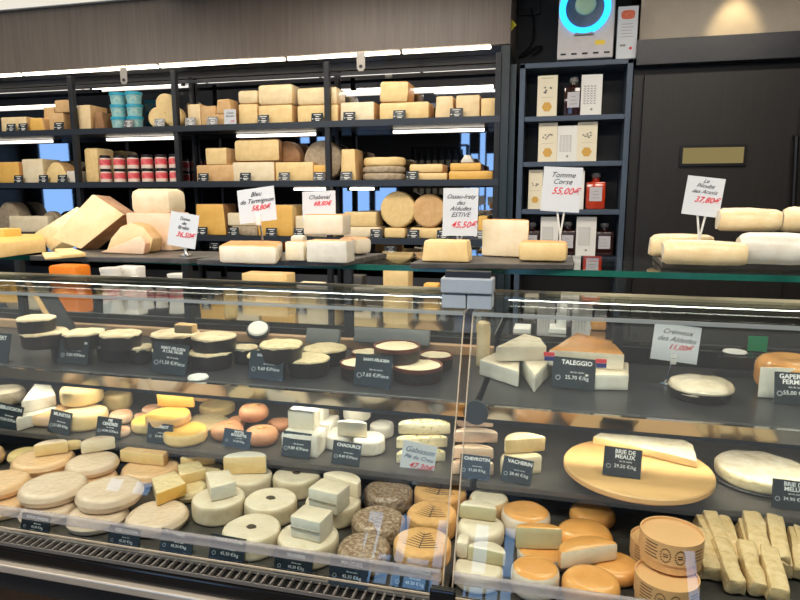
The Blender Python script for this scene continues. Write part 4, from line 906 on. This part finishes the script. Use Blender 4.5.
def WBOX(label, cx, cy, w, h, z):
    p = atZ(cx, cy, z + h); r = w / 2 / rpm(p); o = empty('wooden_cheese_box', (p.x, p.y, z + .0006), label, 'cheese box', 'round wooden cheese boxes')
    mw = streaked('box_wood', (226, 178, 124), (214, 162, 108), 2, rough=.5, scale=30)
    mk('base', lathe([(0, 0), (r * .96, 0), (r * .96, h * .5), (0, h * .5)], 48), mw, o)
    mk('lid', lathe([(r * .95, h * .3), (r, h * .3), (r, h), (r * .955, h), (r * .95, h - .005), (0, h - .005)], 48), streaked('box_wood_lid', (230, 182, 130), (220, 170, 116), 0, rough=.5, scale=16), o)
    b = bmesh.new()   # printed lines and two round stamps round the side
    def patch(a0, a1, z0, z1):
        n = 5; q = [[b.verts.new(((r + .0005) * math.cos(a0 + (a1 - a0) * i / n), (r + .0005) * math.sin(a0 + (a1 - a0) * i / n), zz)) for i in range(n + 1)] for zz in (z0, z1)]
        for i in range(n): b.faces.new((q[0][i], q[0][i + 1], q[1][i + 1], q[1][i]))
    for k in range(5): patch(-2.62, -2.15 - .04 * (k % 2), h * (.42 + .11 * k), h * (.455 + .11 * k))
    for k in range(4): patch(-.95, -.55 - .05 * (k % 2), h * (.45 + .11 * k), h * (.485 + .11 * k))
    for ac in (-1.9, -1.45):
        for i in range(16):
            t = 2 * math.pi * i / 16; patch(ac + .15 * math.cos(t) - .025, ac + .15 * math.cos(t) + .025, h * (.62 + .22 * math.sin(t)) - .001, h * (.62 + .22 * math.sin(t)) + .001)
        patch(ac - .08, ac + .08, h * .56, h * .60); patch(ac - .08, ac + .08, h * .64, h * .67)
    mk('stamp', b, mat('stamp_ink', (92, 70, 50), rough=.6), o, smooth=False); return o
WBOX('round wooden box at the bottom of the front stack', 667, 574, 66, .052, z)
WBOX('round wooden box on top of the front stack', 672, 531, 65, .056, z + .053)
WBOX('round wooden box half hidden behind the front stack', 657, 538, 54, .052, z)
for i, (x, y, w_, rz, tl, dz, lb) in enumerate([(714, 552, 21, 14, 30, .006, 'wrapped cheese stick at the back left of the bundle'), (742, 546, 21, -4, 32, .02, 'tallest wrapped cheese stick at the back of the bundle'), (760, 548, 18, -8, 32, .02, 'wrapped cheese stick at the back right of the bundle'),
        (731, 566, 20, 6, 30, .006, 'wrapped cheese stick in the middle of the bundle, left one'), (750, 568, 20, -2, 30, .006, 'wrapped cheese stick in the middle of the bundle, right one'),
        (711, 583, 24, 6, 24, .002, 'thick wrapped cheese stick beside the wooden boxes'), (779, 580, 24, -8, 28, .004, 'wrapped cheese stick right of the bundle'), (803, 584, 24, -10, 28, .004, 'wrapped cheese stick at the right picture edge'),
        (768, 566, 20, -6, 30, .006, 'wrapped cheese stick between the bundle and its right neighbour'), (790, 556, 20, -10, 30, .004, 'far wrapped cheese stick at the right picture edge'), (778, 606, 22, -4, 24, .002, 'frontmost wrapped cheese stick at the right'), (722, 566, 18, 10, 34, .012, 'wrapped cheese stick squeezed in behind the thick one'),
        (735, 597, 20, 6, 26, .002, 'front wrapped cheese stick of the bundle, left one'), (757, 599, 20, 0, 26, .002, 'front wrapped cheese stick of the bundle, right one')]):
    p = atZ(x, y, z); sx, sz = ppm(p); w = w_ * 1.1 / sx; L = .105; tl *= .62
    p.y = max(1.02, min(p.y, 1.318 - L))
    bm = box(-w / 2, w / 2, 0, L, 0, .034, bev=.004)
    for v in bm.verts:
        if v.co.z > .017: v.co.x *= .82
    bmesh.ops.subdivide_edges(bm, edges=[e for e in bm.edges if e.calc_length() > .02], cuts=3, use_grid_fill=True); wob(bm, .0038, 60, nseed())
    o = tag(mk('cheese_stick', bm, mat('stick_wrap', (234, 206, 156), (212, 176, 120), rough=.35, scale=50, bump=.5, coat=1, crinkle=1.8), None, (p.x, p.y, z + dz + .002)), lb, 'cheese', 'wrapped cheese sticks'); o.rotation_euler = (math.radians(tl), 0, math.radians(rz))
zz = z
# nudge round goods that stand on the same level clear of each other
for _ in range(80):
    for i in range(len(RND)):
        a, ra, ha = RND[i]
        for j in range(i):
            b, rb, hb = RND[j]
            if min(a.location.z + ha, b.location.z + hb) - max(a.location.z, b.location.z) < .003: continue
            d = (a.location - b.location).xy; g_ = ra + rb - d.length
            if g_ > 0:
                u = d.normalized() * min(g_, .01) * .5; a.location.x += u.x; a.location.y += u.y; b.location.x -= u.x; b.location.y -= u.y
    for a, ra, ha in RND:
        if a.location.z < .91:
            a.location.y = min(a.location.y, (1.318 if a.location.z + ha > .9 else 1.396) - ra)
            a.location.y = max(a.location.y, 1.012 + ra)
for x0, x1, yt, yb, t, lb in ((20, 48, 518, 535, 'COULOMMIERS', 'leftmost dark card behind the glass foot'), (107, 138, 531, 550, 'REBLOCHON', 'dark card behind the glass foot under the front beige discs'), (159, 191, 535, 556, 'TAMIÉ', 'dark card behind the glass foot by the gap'),
        (208, 243, 541, 565, 'FLEUR D\'AUNIS', 'dark card behind the glass foot left of the front leaf drum'), (273, 311, 556, 577, 'MORBIER', 'dark card behind the glass foot under the block topped drum'), (328, 367, 564, 588, 'MAGDISE', 'dark card behind the glass foot under the front brown wheel'),
        (391, 430, 571, 594, 'ABONDANCE', 'dark card behind the glass foot under the printed wheels'), (524, 556, 579, 598, 'ÉPOISSES', 'dark card behind the glass foot under the paper wrapped cheeses')):
    CARD(lb, x0, x1, yt, yb, zz, t, '45,30 €/kg', roll=2)

# ================================================================ back shelving goods
s1, s2, s3 = SH[1], SH[2], SH[3]
g = 'cheeses on the back shelving'
# --- top shelf, far left bay
BB('pale block at the left end of the top shelf', 0, 26, 117, s1, 'cream', side='tan_rind')
BB('yellow wedge with a slanted top on the top shelf at the left', 27, 44, 118, s1, 'gold', side='tan_rind', taper=.3)
t = BB('tall tan wedge behind the small pieces on the top shelf', 42, 55, 107, s1, 'tan_rind', taper=.2, Y=3.29, depth=.12)
t = BB('small tan piece low in the left pile of the top shelf', 48, 63, 113, s1, 'tan_rind', Y=3.225, depth=.06)
BB('tan box shaped piece perched on the left pile of the top shelf', 54, 69, 100, t, 'tan_rind', Y=3.225, depth=.06)
# --- blue tubs bay
BB('tall pale cheese stick beside the post on the top shelf', 77, 89, 105, s1, 'cream', side='tan_rind', taper=-.15)
BB('brown paper bag on the top shelf left of the blue tubs', 93, 103, 112, s1, 'brown_rind', taper=.3, name='paper_bag')
def TUB(p, lb, src=[None]):
    if src[0]: return copy_thing(src[0], p, lb)
    o = empty('yogurt_tub', p, lb, 'tub', 'blue tubs on the top shelf'); r = .047; h = .068
    mk('cup', lathe([(0, 0), (r * .8, 0), (r * .93, h * .8), (0, h * .8)], 24), mat('tub_pale', (150, 200, 200), rough=.35), o)
    mk('label_band', lathe([(r * .835, h * .2), (r * .91, h * .62)], 24), mat('tub_print', (70, 176, 196), (196, 214, 196), rough=.4, scale=60), o)
    mk('lid', lathe([(0, h * .76), (r, h * .76), (r, h), (0, h)], 24), mat('tub_blue', (40, 160, 190), rough=.3), o); src[0] = o; return o
names = ['bottom left', 'bottom right', 'middle left', 'middle right', 'top left', 'top right']
for r_ in range(3):
    for c_ in range(2):
        x = atY((119, 135)[c_], 115, 3.265).x; TUB((x, 3.265, s1 + .0006 + r_ * .0685), '%s blue lidded tub in the stack of six on the top shelf' % names[r_ * 2 + c_])
for cx, w, lb, lift in ((156, 18, 'left round cheese of three right of the blue tubs', 0), (172, 18, 'right round cheese of three right of the blue tubs', 0), (164, 18, 'topmost round cheese of three right of the blue tubs', .075)):
    BB(lb, cx - w / 2, cx + w / 2, 107, s1 + lift, 'butter', shape='upright', depth=.06, Y=3.25)
# --- top shelf, third bay
BB('small pale block right of the second post on the top shelf', 187, 200, 104, s1, 'cream', side='tan_rind')
BB('low tan block beside the small white sign on the top shelf', 200, 215, 106, s1, 'tan_rind')
t = BB('tan block behind the small white sign on the top shelf', 214, 232, 114, s1, 'tan_rind')
BB('slanted tan piece over the small white sign', 215, 231, 99, t, 'tan_rind', taper=.25, depth=.1)
for q in ((238, 257, 104, 90, 'left low block of the paired stacks on the top shelf', 'wrapped piece with slanted top on the left low block'), (258, 292, 105, 84, 'middle low block of the paired stacks on the top shelf', 'big glossy block on the middle low block'), (297, 338, 105, 87, 'right low block of the paired stacks on the top shelf', 'big glossy block on the right low block beside the post')):
    t = BB(q[4], q[0], q[1], q[2], s1, 'butter', side='tan_rind'); BB(q[5], q[0] - 1, q[1] - (0 if q[0] < 290 else 1), q[3], t, 'wrapcream', bev=.018, side='wrapcream')
# --- top shelf, right bay
BB('pale block with rounded brown rind in the right bay of the top shelf', 340, 374, 102, s1, 'pale', side='tan_rind')
t = BB('long low block in the right bay of the top shelf', 379, 429, 102, s1, 'butter', side='tan_rind', bev=.012)
BB('block lying on the long low block of the top shelf', 379, 408, 81, t, 'butter', side='orange_rind', bev=.014, tilt=(0, 2))
BB('left rounded wedge at the right of the top shelf', 435, 454, 96, s1, 'cream', side='tan_rind', taper=.12)
BB('middle tall block at the right of the top shelf', 456, 480, 95, s1, 'cream', side='tan_rind')
BB('last block beside the right post on the top shelf', 481, 497, 98, s1, 'butter', side='tan_rind')
# --- middle shelf
BB('orange block at the left end of the middle shelf', -3, 18, 162, s2, 'gold', side='orange_rind')
BB('pale block leaning on the middle shelf at the left', 21, 42, 159, s2, 'pale', side='crust')
BB('half round cheese on the middle shelf at the left', 44, 66, 162, s2, 'butter', shape='dome', side='tan_rind', depth=.1)
BB('low white piece beside the first post on the middle shelf', 66, 78, 171, s2, 'white')
BB('pale wrapped bag right of the first post on the middle shelf', 83, 97, 148, s2, 'straw', bev=.016, name='wrapped_bag')
def JAR(p, lb, src=[None]):
    if src[0]: return copy_thing(src[0], p, lb)
    o = empty('jam_jar', p, lb, 'jar', 'red labelled jars on the middle shelf'); r = .033; h = .078
    mk('glass_body', lathe([(0, 0), (r, 0), (r, h * .72), (r * .86, h * .8), (0, h * .8)], 20), mat('jar_cream', (226, 206, 190), rough=.25), o)
    mk('label_band', lathe([(r * 1.01, h * .26), (r * 1.01, h * .7)], 20), mat('jar_red', (214, 62, 74), (232, 120, 120), rough=.5, scale=40), o)
    mk('lid', lathe([(0, h * .8), (r * .92, h * .8), (r * .92, h), (0, h)], 20), mat('jar_lid', (38, 30, 34), rough=.3), o); src[0] = o; return o
ordn = ['first', 'second', 'third', 'fourth', 'fifth', 'sixth']
for r_ in range(2):
    for i in range(6):
        x = atY(106 + i * 13.9, 172, 3.24).x; JAR((x, 3.24, s2 + .0006 + r_ * .0785), '%s red labelled jar from the left in the %s row' % (ordn[i], ['lower', 'upper'][r_]))
t = BB('low tan block at the left of the third bay on the middle shelf', 196, 234, 165, s2, 'tan_rind')
BB('small tan block stacked on the low tan block of the middle shelf', 205, 226, 148, t, 'butter', side='tan_rind')
t = BB('pale wide block under the big half moon cheese', 232, 274, 162, s2, 'pale', side='tan_rind')
BB('block right of the pale wide one under the half moon cheese', 275, 313, 162, s2, 'butter', side='tan_rind', depth=.06)
BB('big half moon cheese with yellow cut face on the middle shelf', 233, 279, 139, t, 'butter', side='brown_rind', bev=.022, depth=.06)
BB('brown round wheel standing behind the half moon cheese', 272, 300, 141, t, 'brown_rind', shape='dome', Y=3.30, depth=.08)
BB('large upright brown wheel behind the middle post', 303, 341, 139, s2, 'grey_rind', shape='upright', depth=.07, Y=3.30)
BB('small yellow block before the large upright wheel', 313, 327, 165, s2, 'gold', side='tan_rind', depth=.06)
BB('tall pale wedge right of the middle post on the middle shelf', 340, 356, 149, s2, 'butter', side='tan_rind', taper=.15)
t = s2
for yt, m_, lb in ((173, 'grey_rind', 'bottom grey disc of three stacked on the middle shelf'), (166, 'grey_rind', 'middle grey disc of three stacked on the middle shelf'), (157, 'butter', 'yellow disc on top of three on the middle shelf')):
    t = BB(lb, 359 + (1 if m_ == 'butter' else 0), 402, yt, t, m_, shape='round')
t = BB('low flat block of the pair near the wrapped bag', 411, 447, 173, s2, 'butter', side='tan_rind'); BB('flat block on top of the pair left of the wrapped bag', 409, 443, 164, t, 'butter', side='tan_rind', bev=.012)
t = BB('long flat block under the wrapped bag on the middle shelf', 449, 493, 171, s2, 'gold', side='tan_rind'); t = BB('yellow piece under the wrapped bag on the middle shelf', 450, 481, 163, t, 'gold', side='orange_rind')
BB('clear knotted bag on top of the yellow piece', 460, 474, 155, t, 'greywhite', taper=.6, name='knotted_bag', depth=.08)
# --- low shelf
BB('grey domed cheese at the left end of the low shelf', -6, 20, 202, s3, 'grey_rind', shape='dome', depth=.1, Y=3.305)
BB('pale low block at the left of the low shelf', 8, 47, 216, s3, 'pale', Y=3.24, depth=.06)
BB('upright grey wheel at the left of the low shelf', 40, 57, 199, s3, 'grey_rind', shape='upright', depth=.05, Y=3.33)
BB('tall yellow wedge left of the Bleu sign on the low shelf', 194, 225, 204, s3, 'gold', side='brown_rind', taper=.12)
t = BB('speckled grey block under a pale slab on the low shelf', 231, 257, 226, s3, 'grey_rind'); BB('pale slab on the speckled grey block', 227, 255, 213, t, 'pale', side='crust')
BB('large yellow block right of the Bleu sign on the low shelf', 257, 292, 205, s3, 'gold', side='straw')
BB('pale block between the two signs on the low shelf', 295, 334, 216, s3, 'pale', side='straw')
t = BB('pale low block right of the Chabeval sign on the low shelf', 343, 379, 227, s3, 'pale'); BB('block with a dotted rind line on the pale low block', 344, 376, 212, t, 'butter', side='crust')
for x0, x1, c0, c1, m_, lb in ((384, 405, 380, 415, 'straw', 'left'), (410, 441, 412, 445, 'tan_rind', 'right')):
    t = BB('yellow block carrying the %s upright wheel on the low shelf' % lb, x0, x1, 228, s3, 'butter'); BB('%s upright round wheel with speckled face on the low shelf' % lb, c0, c1, 198, t, m_, shape='upright', depth=.06)
BB('narrow yellow block right of the Ossau-Iraty sign', 478, 488, 216, s3, 'gold')
# tiny black cards on the rails
for k, xs_ in ((1, [(10, 'before the pale block'), (22, 'before the yellow wedge'), (58, 'before the small tan pieces'), (128, 'before the blue tubs'), (159, 'before the three round cheeses'), (190, 'before the small pale block'), (212, 'left of the small white sign'), (263, 'before the middle paired stack'), (317, 'before the right paired stack'), (349, 'before the brown rinded block'), (399, 'before the long low block'), (456, 'before the right end blocks')]),
              (2, [(18, 'by the orange block'), (43, 'by the leaning pale block'), (62, 'by the half round cheese'), (203, 'by the low tan block'), (245, 'by the pale wide block'), (284, 'under the half moon cheese'), (319, 'by the upright brown wheel'), (346, 'by the tall pale wedge'), (412, 'by the flat pair')]),
              (3, [(202, 'at the tall yellow wedge'), (233, 'at the speckled grey block'), (271, 'at the large yellow block'), (299, 'at the pale block between signs'), (376, 'at the dotted block'), (413, 'between the upright wheels'), (443, 'at the Ossau-Iraty sign'), (480, 'at the narrow yellow block')])):
    for x, lb in xs_: MINI('tiny black card %s on the %s shelf' % (lb, {1: 'top', 2: 'middle', 3: 'low'}[k]), x, (125, 182, 236)[k - 1], SH[k], w=.066 if k < 3 else .068, h=.048)
p = atY(230, 117, 3.206); o = empty('small_sign', (p.x, 3.206, s1), 'small white handwritten sign on the top shelf', 'price sign')
c = mk('sheet', box(-.036, .036, 0, .002, 0, .082), M_white, o, smooth=False)
text('handwriting', 'Ossau\nfermier', .017, M_ink, c, (0, -.0006, .055), shear=.4); text('red_price', '39€', .018, M_red, c, (.012, -.0006, .018), shear=.4)
mk('foot', box(-.03, .03, 0, .014, 0, .003), M_acryl, o, smooth=False)
# second row of cards hung under the low shelf, on the cabinet top
for x, y, lb in ((214, 244, 'left of the Bleu sign'), (390, 248, 'under the left upright wheel')):
    MINI('tiny black card hanging below the low shelf %s' % lb, x, y, SH[3] - .085, w=.066)

# ================================================================ bottle shelves on the right
bx0, bx1 = -.212, .305
bu = empty('bottle_shelf', (.046, 3.35, 0), 'blue grey metal shelf unit holding bottles and gift cartons', 'shelf unit')
for x in (bx0, bx1 - .026): into(mk('side_post', box(x, x + .026, 3.2, 3.44, .3, 2.19, bev=.002), M_blue, smooth=False), bu)
into(mk('top_board', box(bx0, bx1, 3.2, 3.44, 2.168, 2.192, bev=.002), M_blue, smooth=False), bu)
RZ = [1.945, 1.729, 1.498, 1.268]
for zq in RZ + [1.03]: into(mk('shelf_board', box(bx0 + .026, bx1 - .026, 3.205, 3.42, zq - .024, zq, bev=.002), M_blue, smooth=False), bu)
into(mk('back_board', box(bx0, bx1, 3.42, 3.44, .3, 2.19), M_dark, smooth=False), bu)
M_ctn = mat('carton_cream', (226, 216, 190), rough=.5); M_ctw = mat('carton_white', (226, 224, 218), rough=.5)
def CTN(label, x0, x1, yt, zb, kind, Y=3.235):
    a, b = atY(x0, yt, Y), atY(x1, yt, Y); w = b.x - a.x; h = a.z - zb
    o = empty('gift_carton', ((a.x + b.x) / 2, Y, zb + .0006), label, 'carton'); mk('box', box(-w / 2, w / 2, 0, w, 0, h, bev=.0015), M_ctn if kind == 'hex' else M_ctw, o, smooth=False)
    b_ = bmesh.new()
    def fl(pts, bm):
        f = [bm.verts.new((x, -.0008, z_)) for x, z_ in pts]; bm.faces.new(f)
        r = bmesh.ops.extrude_face_region(bm, geom=bm.faces[-1:] if hasattr(bm.faces, '__getitem__') else []) if False else None
    if kind == 'hex':
        fl([(w * .26 * math.cos(math.pi / 3 * i), h * .24 + w * .26 * math.sin(math.pi / 3 * i)) for i in range(6)], b_)
        mk('gold_hexagon', b_, mat('gold_print', (206, 160, 72), rough=.4), o, smooth=False)
        b2 = bmesh.new(); rnd = random.Random(int(x0))
        for k in range(7):
            cx = w * rnd.uniform(-.28, .2); cz = h * rnd.uniform(.58, .72); fl([(cx - w * .07, cz), (cx + w * .02, cz - w * .05), (cx + w * .07, cz + w * .02), (cx, cz + w * .06)], b2)
        fl([(-w * .3, h * .47), (w * .3, h * .47), (w * .3, h * .475), (-w * .3, h * .475)], b2); fl([(-w * .3, h * .93), (w * .3, h * .93), (w * .3, h * .94), (-w * .3, h * .94)], b2)
        mk('grey_drawing', b2, mat('grey_print', (140, 136, 126), rough=.6), o, smooth=False)
    else:
        for i in range(4):
            for j in range(8):
                cx = -w * .40 + i * w * .16; cz = h * .28 + j * h * .06; fl([(cx, cz + h * .035), (cx + w * .05, cz + h * .035), (cx + w * .15, cz), (cx + w * .10, cz)], b_)
        mk('striped_print', b_, mat('dark_print', (66, 66, 70), rough=.6), o, smooth=False)
        b2 = bmesh.new(); fl([(w * .04 * math.cos(i) * 1.6 + w * .02, h * .15 + w * .06 * math.sin(i)) for i in [k * math.pi / 4 for k in range(8)]], b2); mk('small_mark', b2, mat('grey_print', (140, 136, 126), rough=.6), o, smooth=False)
    return o
def BTL(label, xc, zb, h=.172, w=.088, liquid='dark', Y=3.29, labelm=None):
    x = atY(xc, 200, Y).x
    o = empty('spirit_bottle', (x, Y, zb + .0006), label, 'bottle')
    m_ = mat('bottle_dark', (46, 22, 20), rough=.12, coat=.6) if liquid == 'dark' else mat('bottle_amber', (196, 62, 26), (170, 44, 18), rough=.12, coat=.6, scale=14)
    bm = box(-w / 2, w / 2, -w / 2.4, w / 2.4, 0, h * .74, bev=.008); lathe([(w * .3, h * .72), (w * .2, h * .78), (w * .2, h * .84), (0, h * .84)], 20, bm); mk('body', bm, m_, o)
    mk('stopper', lathe([(0, h * .84), (w * .2, h * .85), (w * .25, h * .91), (w * .2, h * .98), (0, h)], 20), mat('stopper_grey', (150, 150, 150), rough=.25, metal=.5), o)
    s_ = mk('label', box(-w * .32, w * .32, -w / 2.4 - .001, -w / 2.4 + .001, h * .22, h * .60), labelm or mat('label_grey', (186, 184, 188), rough=.5), o, smooth=False)
    b = bmesh.new()
    for k in range(3): box(-w * (.2 - .04 * k), w * (.2 - .04 * k), -w / 2.4 - .0016, -w / 2.4 - .001, h * (.30 + .09 * k), h * (.315 + .09 * k), b)
    mk('label_print', b, mat('grey_print', (140, 136, 126)), s_, smooth=False); return o
CTN('cream carton with gold hexagon at the left of the top bottle shelf', 538, 558, 76, RZ[0], 'hex')
BTL('dark bottle with grey label on the top bottle shelf', 569, RZ[0], .19)
CTN('white striped carton at the right of the top bottle shelf', 582, 603, 75, RZ[0], 'str')
CTN('left cream hexagon carton on the second bottle shelf', 539, 558, 123, RZ[1], 'hex')
CTN('white striped carton between two cream ones', 558, 578, 126, RZ[1], 'str')
CTN('right cream hexagon carton on the second bottle shelf', 578, 598, 122, RZ[1], 'hex')
CTN('cream hexagon carton left of the Tomme Corse sign', 529, 543, 170, RZ[2], 'hex')
CTN('white striped carton half hidden by the Tomme Corse sign', 566, 585, 171, RZ[2], 'str')
BTL('orange red bottle with pale label on the third bottle shelf', 595, RZ[2], .18, .092, 'amber')
BTL('dark bottle at the left end of the lowest bottle shelf', 533, RZ[3], .165)
CTN('left white striped carton on the lowest bottle shelf', 541, 559, 217, RZ[3], 'str')
BTL('dark bottle between the two striped cartons', 569, RZ[3], .17)
CTN('right white striped carton on the lowest bottle shelf', 577, 597, 217, RZ[3], 'str')
BTL('dark bottle at the right end of the lowest bottle shelf', 606, RZ[3], .165)
# device with a glowing blue ring on top of the unit
a, b = atY(557, 58, 3.22), atY(613, 53, 3.22); w = b.x - a.x; zt = 2.194; h = .36
o = empty('air_device', ((a.x + b.x) / 2, 3.22, zt), 'grey box device with a glowing blue ring on the bottle shelf top', 'device')
mk('body', box(-w / 2, w / 2, 0, .16, .01, h, bev=.006), mat('device_grey', (200, 196, 196), (190, 186, 186), rough=.4), o, smooth=False)
mk('foot', box(-w * .08, w * .06, .03, .1, 0, .01), M_black, o, smooth=False)
def ydisc(name, prof, m, parent, loc, seg=48):
    bm = lathe(prof, seg); bmesh.ops.rotate(bm, verts=bm.verts, cent=(0, 0, 0), matrix=Matrix.Rotation(math.pi / 2, 3, 'X')); return mk(name, bm, m, parent, loc)
R_ = w * .45; c = atY(585, 8, 3.22); cz = c.z - zt; cx_ = c.x - (a.x + b.x) / 2
ydisc('dark_well', [(0, 0), (R_ * .8, 0), (R_ * .8, .003), (0, .003)], mat('well_blue', (60, 92, 120), (44, 70, 96), rough=.3), o, (cx_, 0, cz))
ydisc('light_ring', [(R_ * .76, .002), (R_ * .78, .012), (R_ * .9, .016), (R_ * 1.0, .012), (R_ * 1.02, .0), (R_ * .76, .0)], emit('cyan_glow', (40, 168, 255), 2.6), o, (cx_, 0, cz))
ydisc('dome', [(0, .02), (R_ * .26, .018), (R_ * .40, .010), (R_ * .42, 0), (0, 0)], mat('dome_green', (176, 206, 170), (150, 196, 176), rough=.3), o, (cx_ + R_ * .02, -.003, cz + R_ * .12))
mk('latch', prism([(-.045, 0), (.045, 0), (.03, .022), (-.03, .022)], .012, .001), mat('latch_grey', (140, 138, 140), rough=.4), o, (cx_, 0, cz - R_ - .006)).rotation_euler = (math.pi / 2, 0, 0)
bm = bmesh.new()
for k in range(5): box(-w * .44 + k * w * .195, -w * .44 + k * w * .195 + w * .10, -.002, .002, .030, .038, bm)
mk('vent_slots', bm, M_black, o, smooth=False)
mk('yellow_sticker', prism([(-.02, -.008), (.02, -.008), (.024, 0), (.02, .012), (-.02, .012), (-.024, 0)], .001, 0), mat('sticker_yellow', (232, 200, 60), rough=.5), o, (w * .26, -.0005, .078)).rotation_euler = (math.pi / 2, 0, 0)
a, b = atY(616, 57, 3.22), atY(636, 56, 3.22); w = b.x - a.x; h = 52 / ppm(a)[1]
o = empty('leaflet_box', ((a.x + b.x) / 2, 3.22, zt), 'tall white box with orange printed top beside the glowing device', 'carton'); mk('box', box(-w / 2, w / 2, 0, .05, 0, h, bev=.001), M_white, o, smooth=False)
def yp(name, pts, m): return setattr(mk(name, prism(pts, .0008, 0), m, o, (0, 0, 0)), 'rotation_euler', (math.pi / 2, 0, 0))
yp('orange_print', [(w * .34 * math.copysign(abs(math.cos(t)) ** .6, math.cos(t)), h * .84 + h * .085 * math.copysign(abs(math.sin(t)) ** .6, math.sin(t))) for t in [2 * math.pi * i / 20 for i in range(20)]], mat('print_orange', (222, 122, 88), (200, 84, 60), scale=90, rough=.6))
bm = bmesh.new()
for k in range(5): box(-w * .3, w * (.3 - .05 * (k % 3)), -.0008, 0, h * (.42 + .06 * k), h * (.428 + .06 * k), bm)
box(-w * .34, -w * .05, -.0008, 0, h * .24, h * .28, bm); mk('grey_print', bm, mat('grey_print', (140, 136, 126)), o, smooth=False)
yp('red_spot', [(w * .2 + w * .08 * math.cos(i * .785), h * .2 + w * .08 * math.sin(i * .785)) for i in range(8)], M_red)
# socket, cable and yellow arrow at the end of the fascia
p = atY(529, 6, 3.545); o = empty('wall_socket', (p.x, 3.556, p.z), 'black double wall socket at the top beside the fascia', 'socket'); mk('plate', box(-.06, .06, -.012, 0, -.045, .045, bev=.003), mat('frame_black', (20, 19, 19)), o, smooth=False)
ydisc('socket_well', [(0, 0), (.022, 0), (.024, .004), (.02, .004), (0, .002)], M_dark, o, (0, -.012, 0), 20)
pts = [atY(x, y, 3.53) for x, y in ((531, 8), (534, 20), (534, 36), (531, 46), (524, 52), (519, 57), (527, 54), (536, 47), (542, 46), (540, 50), (530, 57))]
sm = []
for i in range(len(pts) - 1):
    for k in range(4): sm.append(pts[i].lerp(pts[i + 1], k / 4))
tag(mk('cable', tube(sm, .005), mat('frame_black', (20, 19, 19))), 'black cable hanging in loops from the wall socket', 'cable')
p = atY(519, 25, 3.24); o = tag(mk('yellow_sticker', prism([(-.02, -.045), (.022, 0), (-.02, .045)], .002, 0), mat('arrow_yellow', (214, 204, 60), rough=.5), None, tuple(p)), 'yellow pointed sticker at the end of the fascia', 'sticker'); o.rotation_euler = (math.pi / 2, 0, math.radians(-20)); o.location = (-.258 , 3.235, p.z)

# ================================================================ things behind the viewer that the mirror shows
wr = empty('wine_rack', (-1.85, -2.9, 0), 'black rack of wine bottles reflected in the mirror', 'wine rack')
for zq in (1.55, 1.98, 2.35): into(mk('rack_board', box(-2.3, -1.4, -3.05, -2.85, zq, zq + .02), M_dark, smooth=False), wr)
for x in (-2.3, -1.42): into(mk('rack_side', box(x, x + .02, -3.05, -2.85, .2, 2.37), M_dark, smooth=False), wr)
src = None
for r_, zq in enumerate((1.571, 2.001)):
    for i in range(8):
        lb = '%s wine bottle from the rack side on the %s board' % (['first', 'second', 'third', 'fourth', 'fifth', 'sixth', 'seventh', 'eighth'][i], ['lower', 'upper'][r_]); loc = (-2.23 + i * .105, -2.95, zq)
        if src is None:
            src = o = empty('wine_bottle', loc, lb, 'bottle', 'wine bottles in the rack')
            mk('body', lathe([(0, 0), (.037, 0), (.037, .19), (.015, .23), (.014, .3), (0, .3)], 16), mat('wine_dark', (24, 30, 24), rough=.15), o)
            mk('label', lathe([(.0376, .05), (.0376, .14)], 16), mat('wine_label', (200, 190, 160), rough=.6), o)
        else: copy_thing(src, loc, lb)
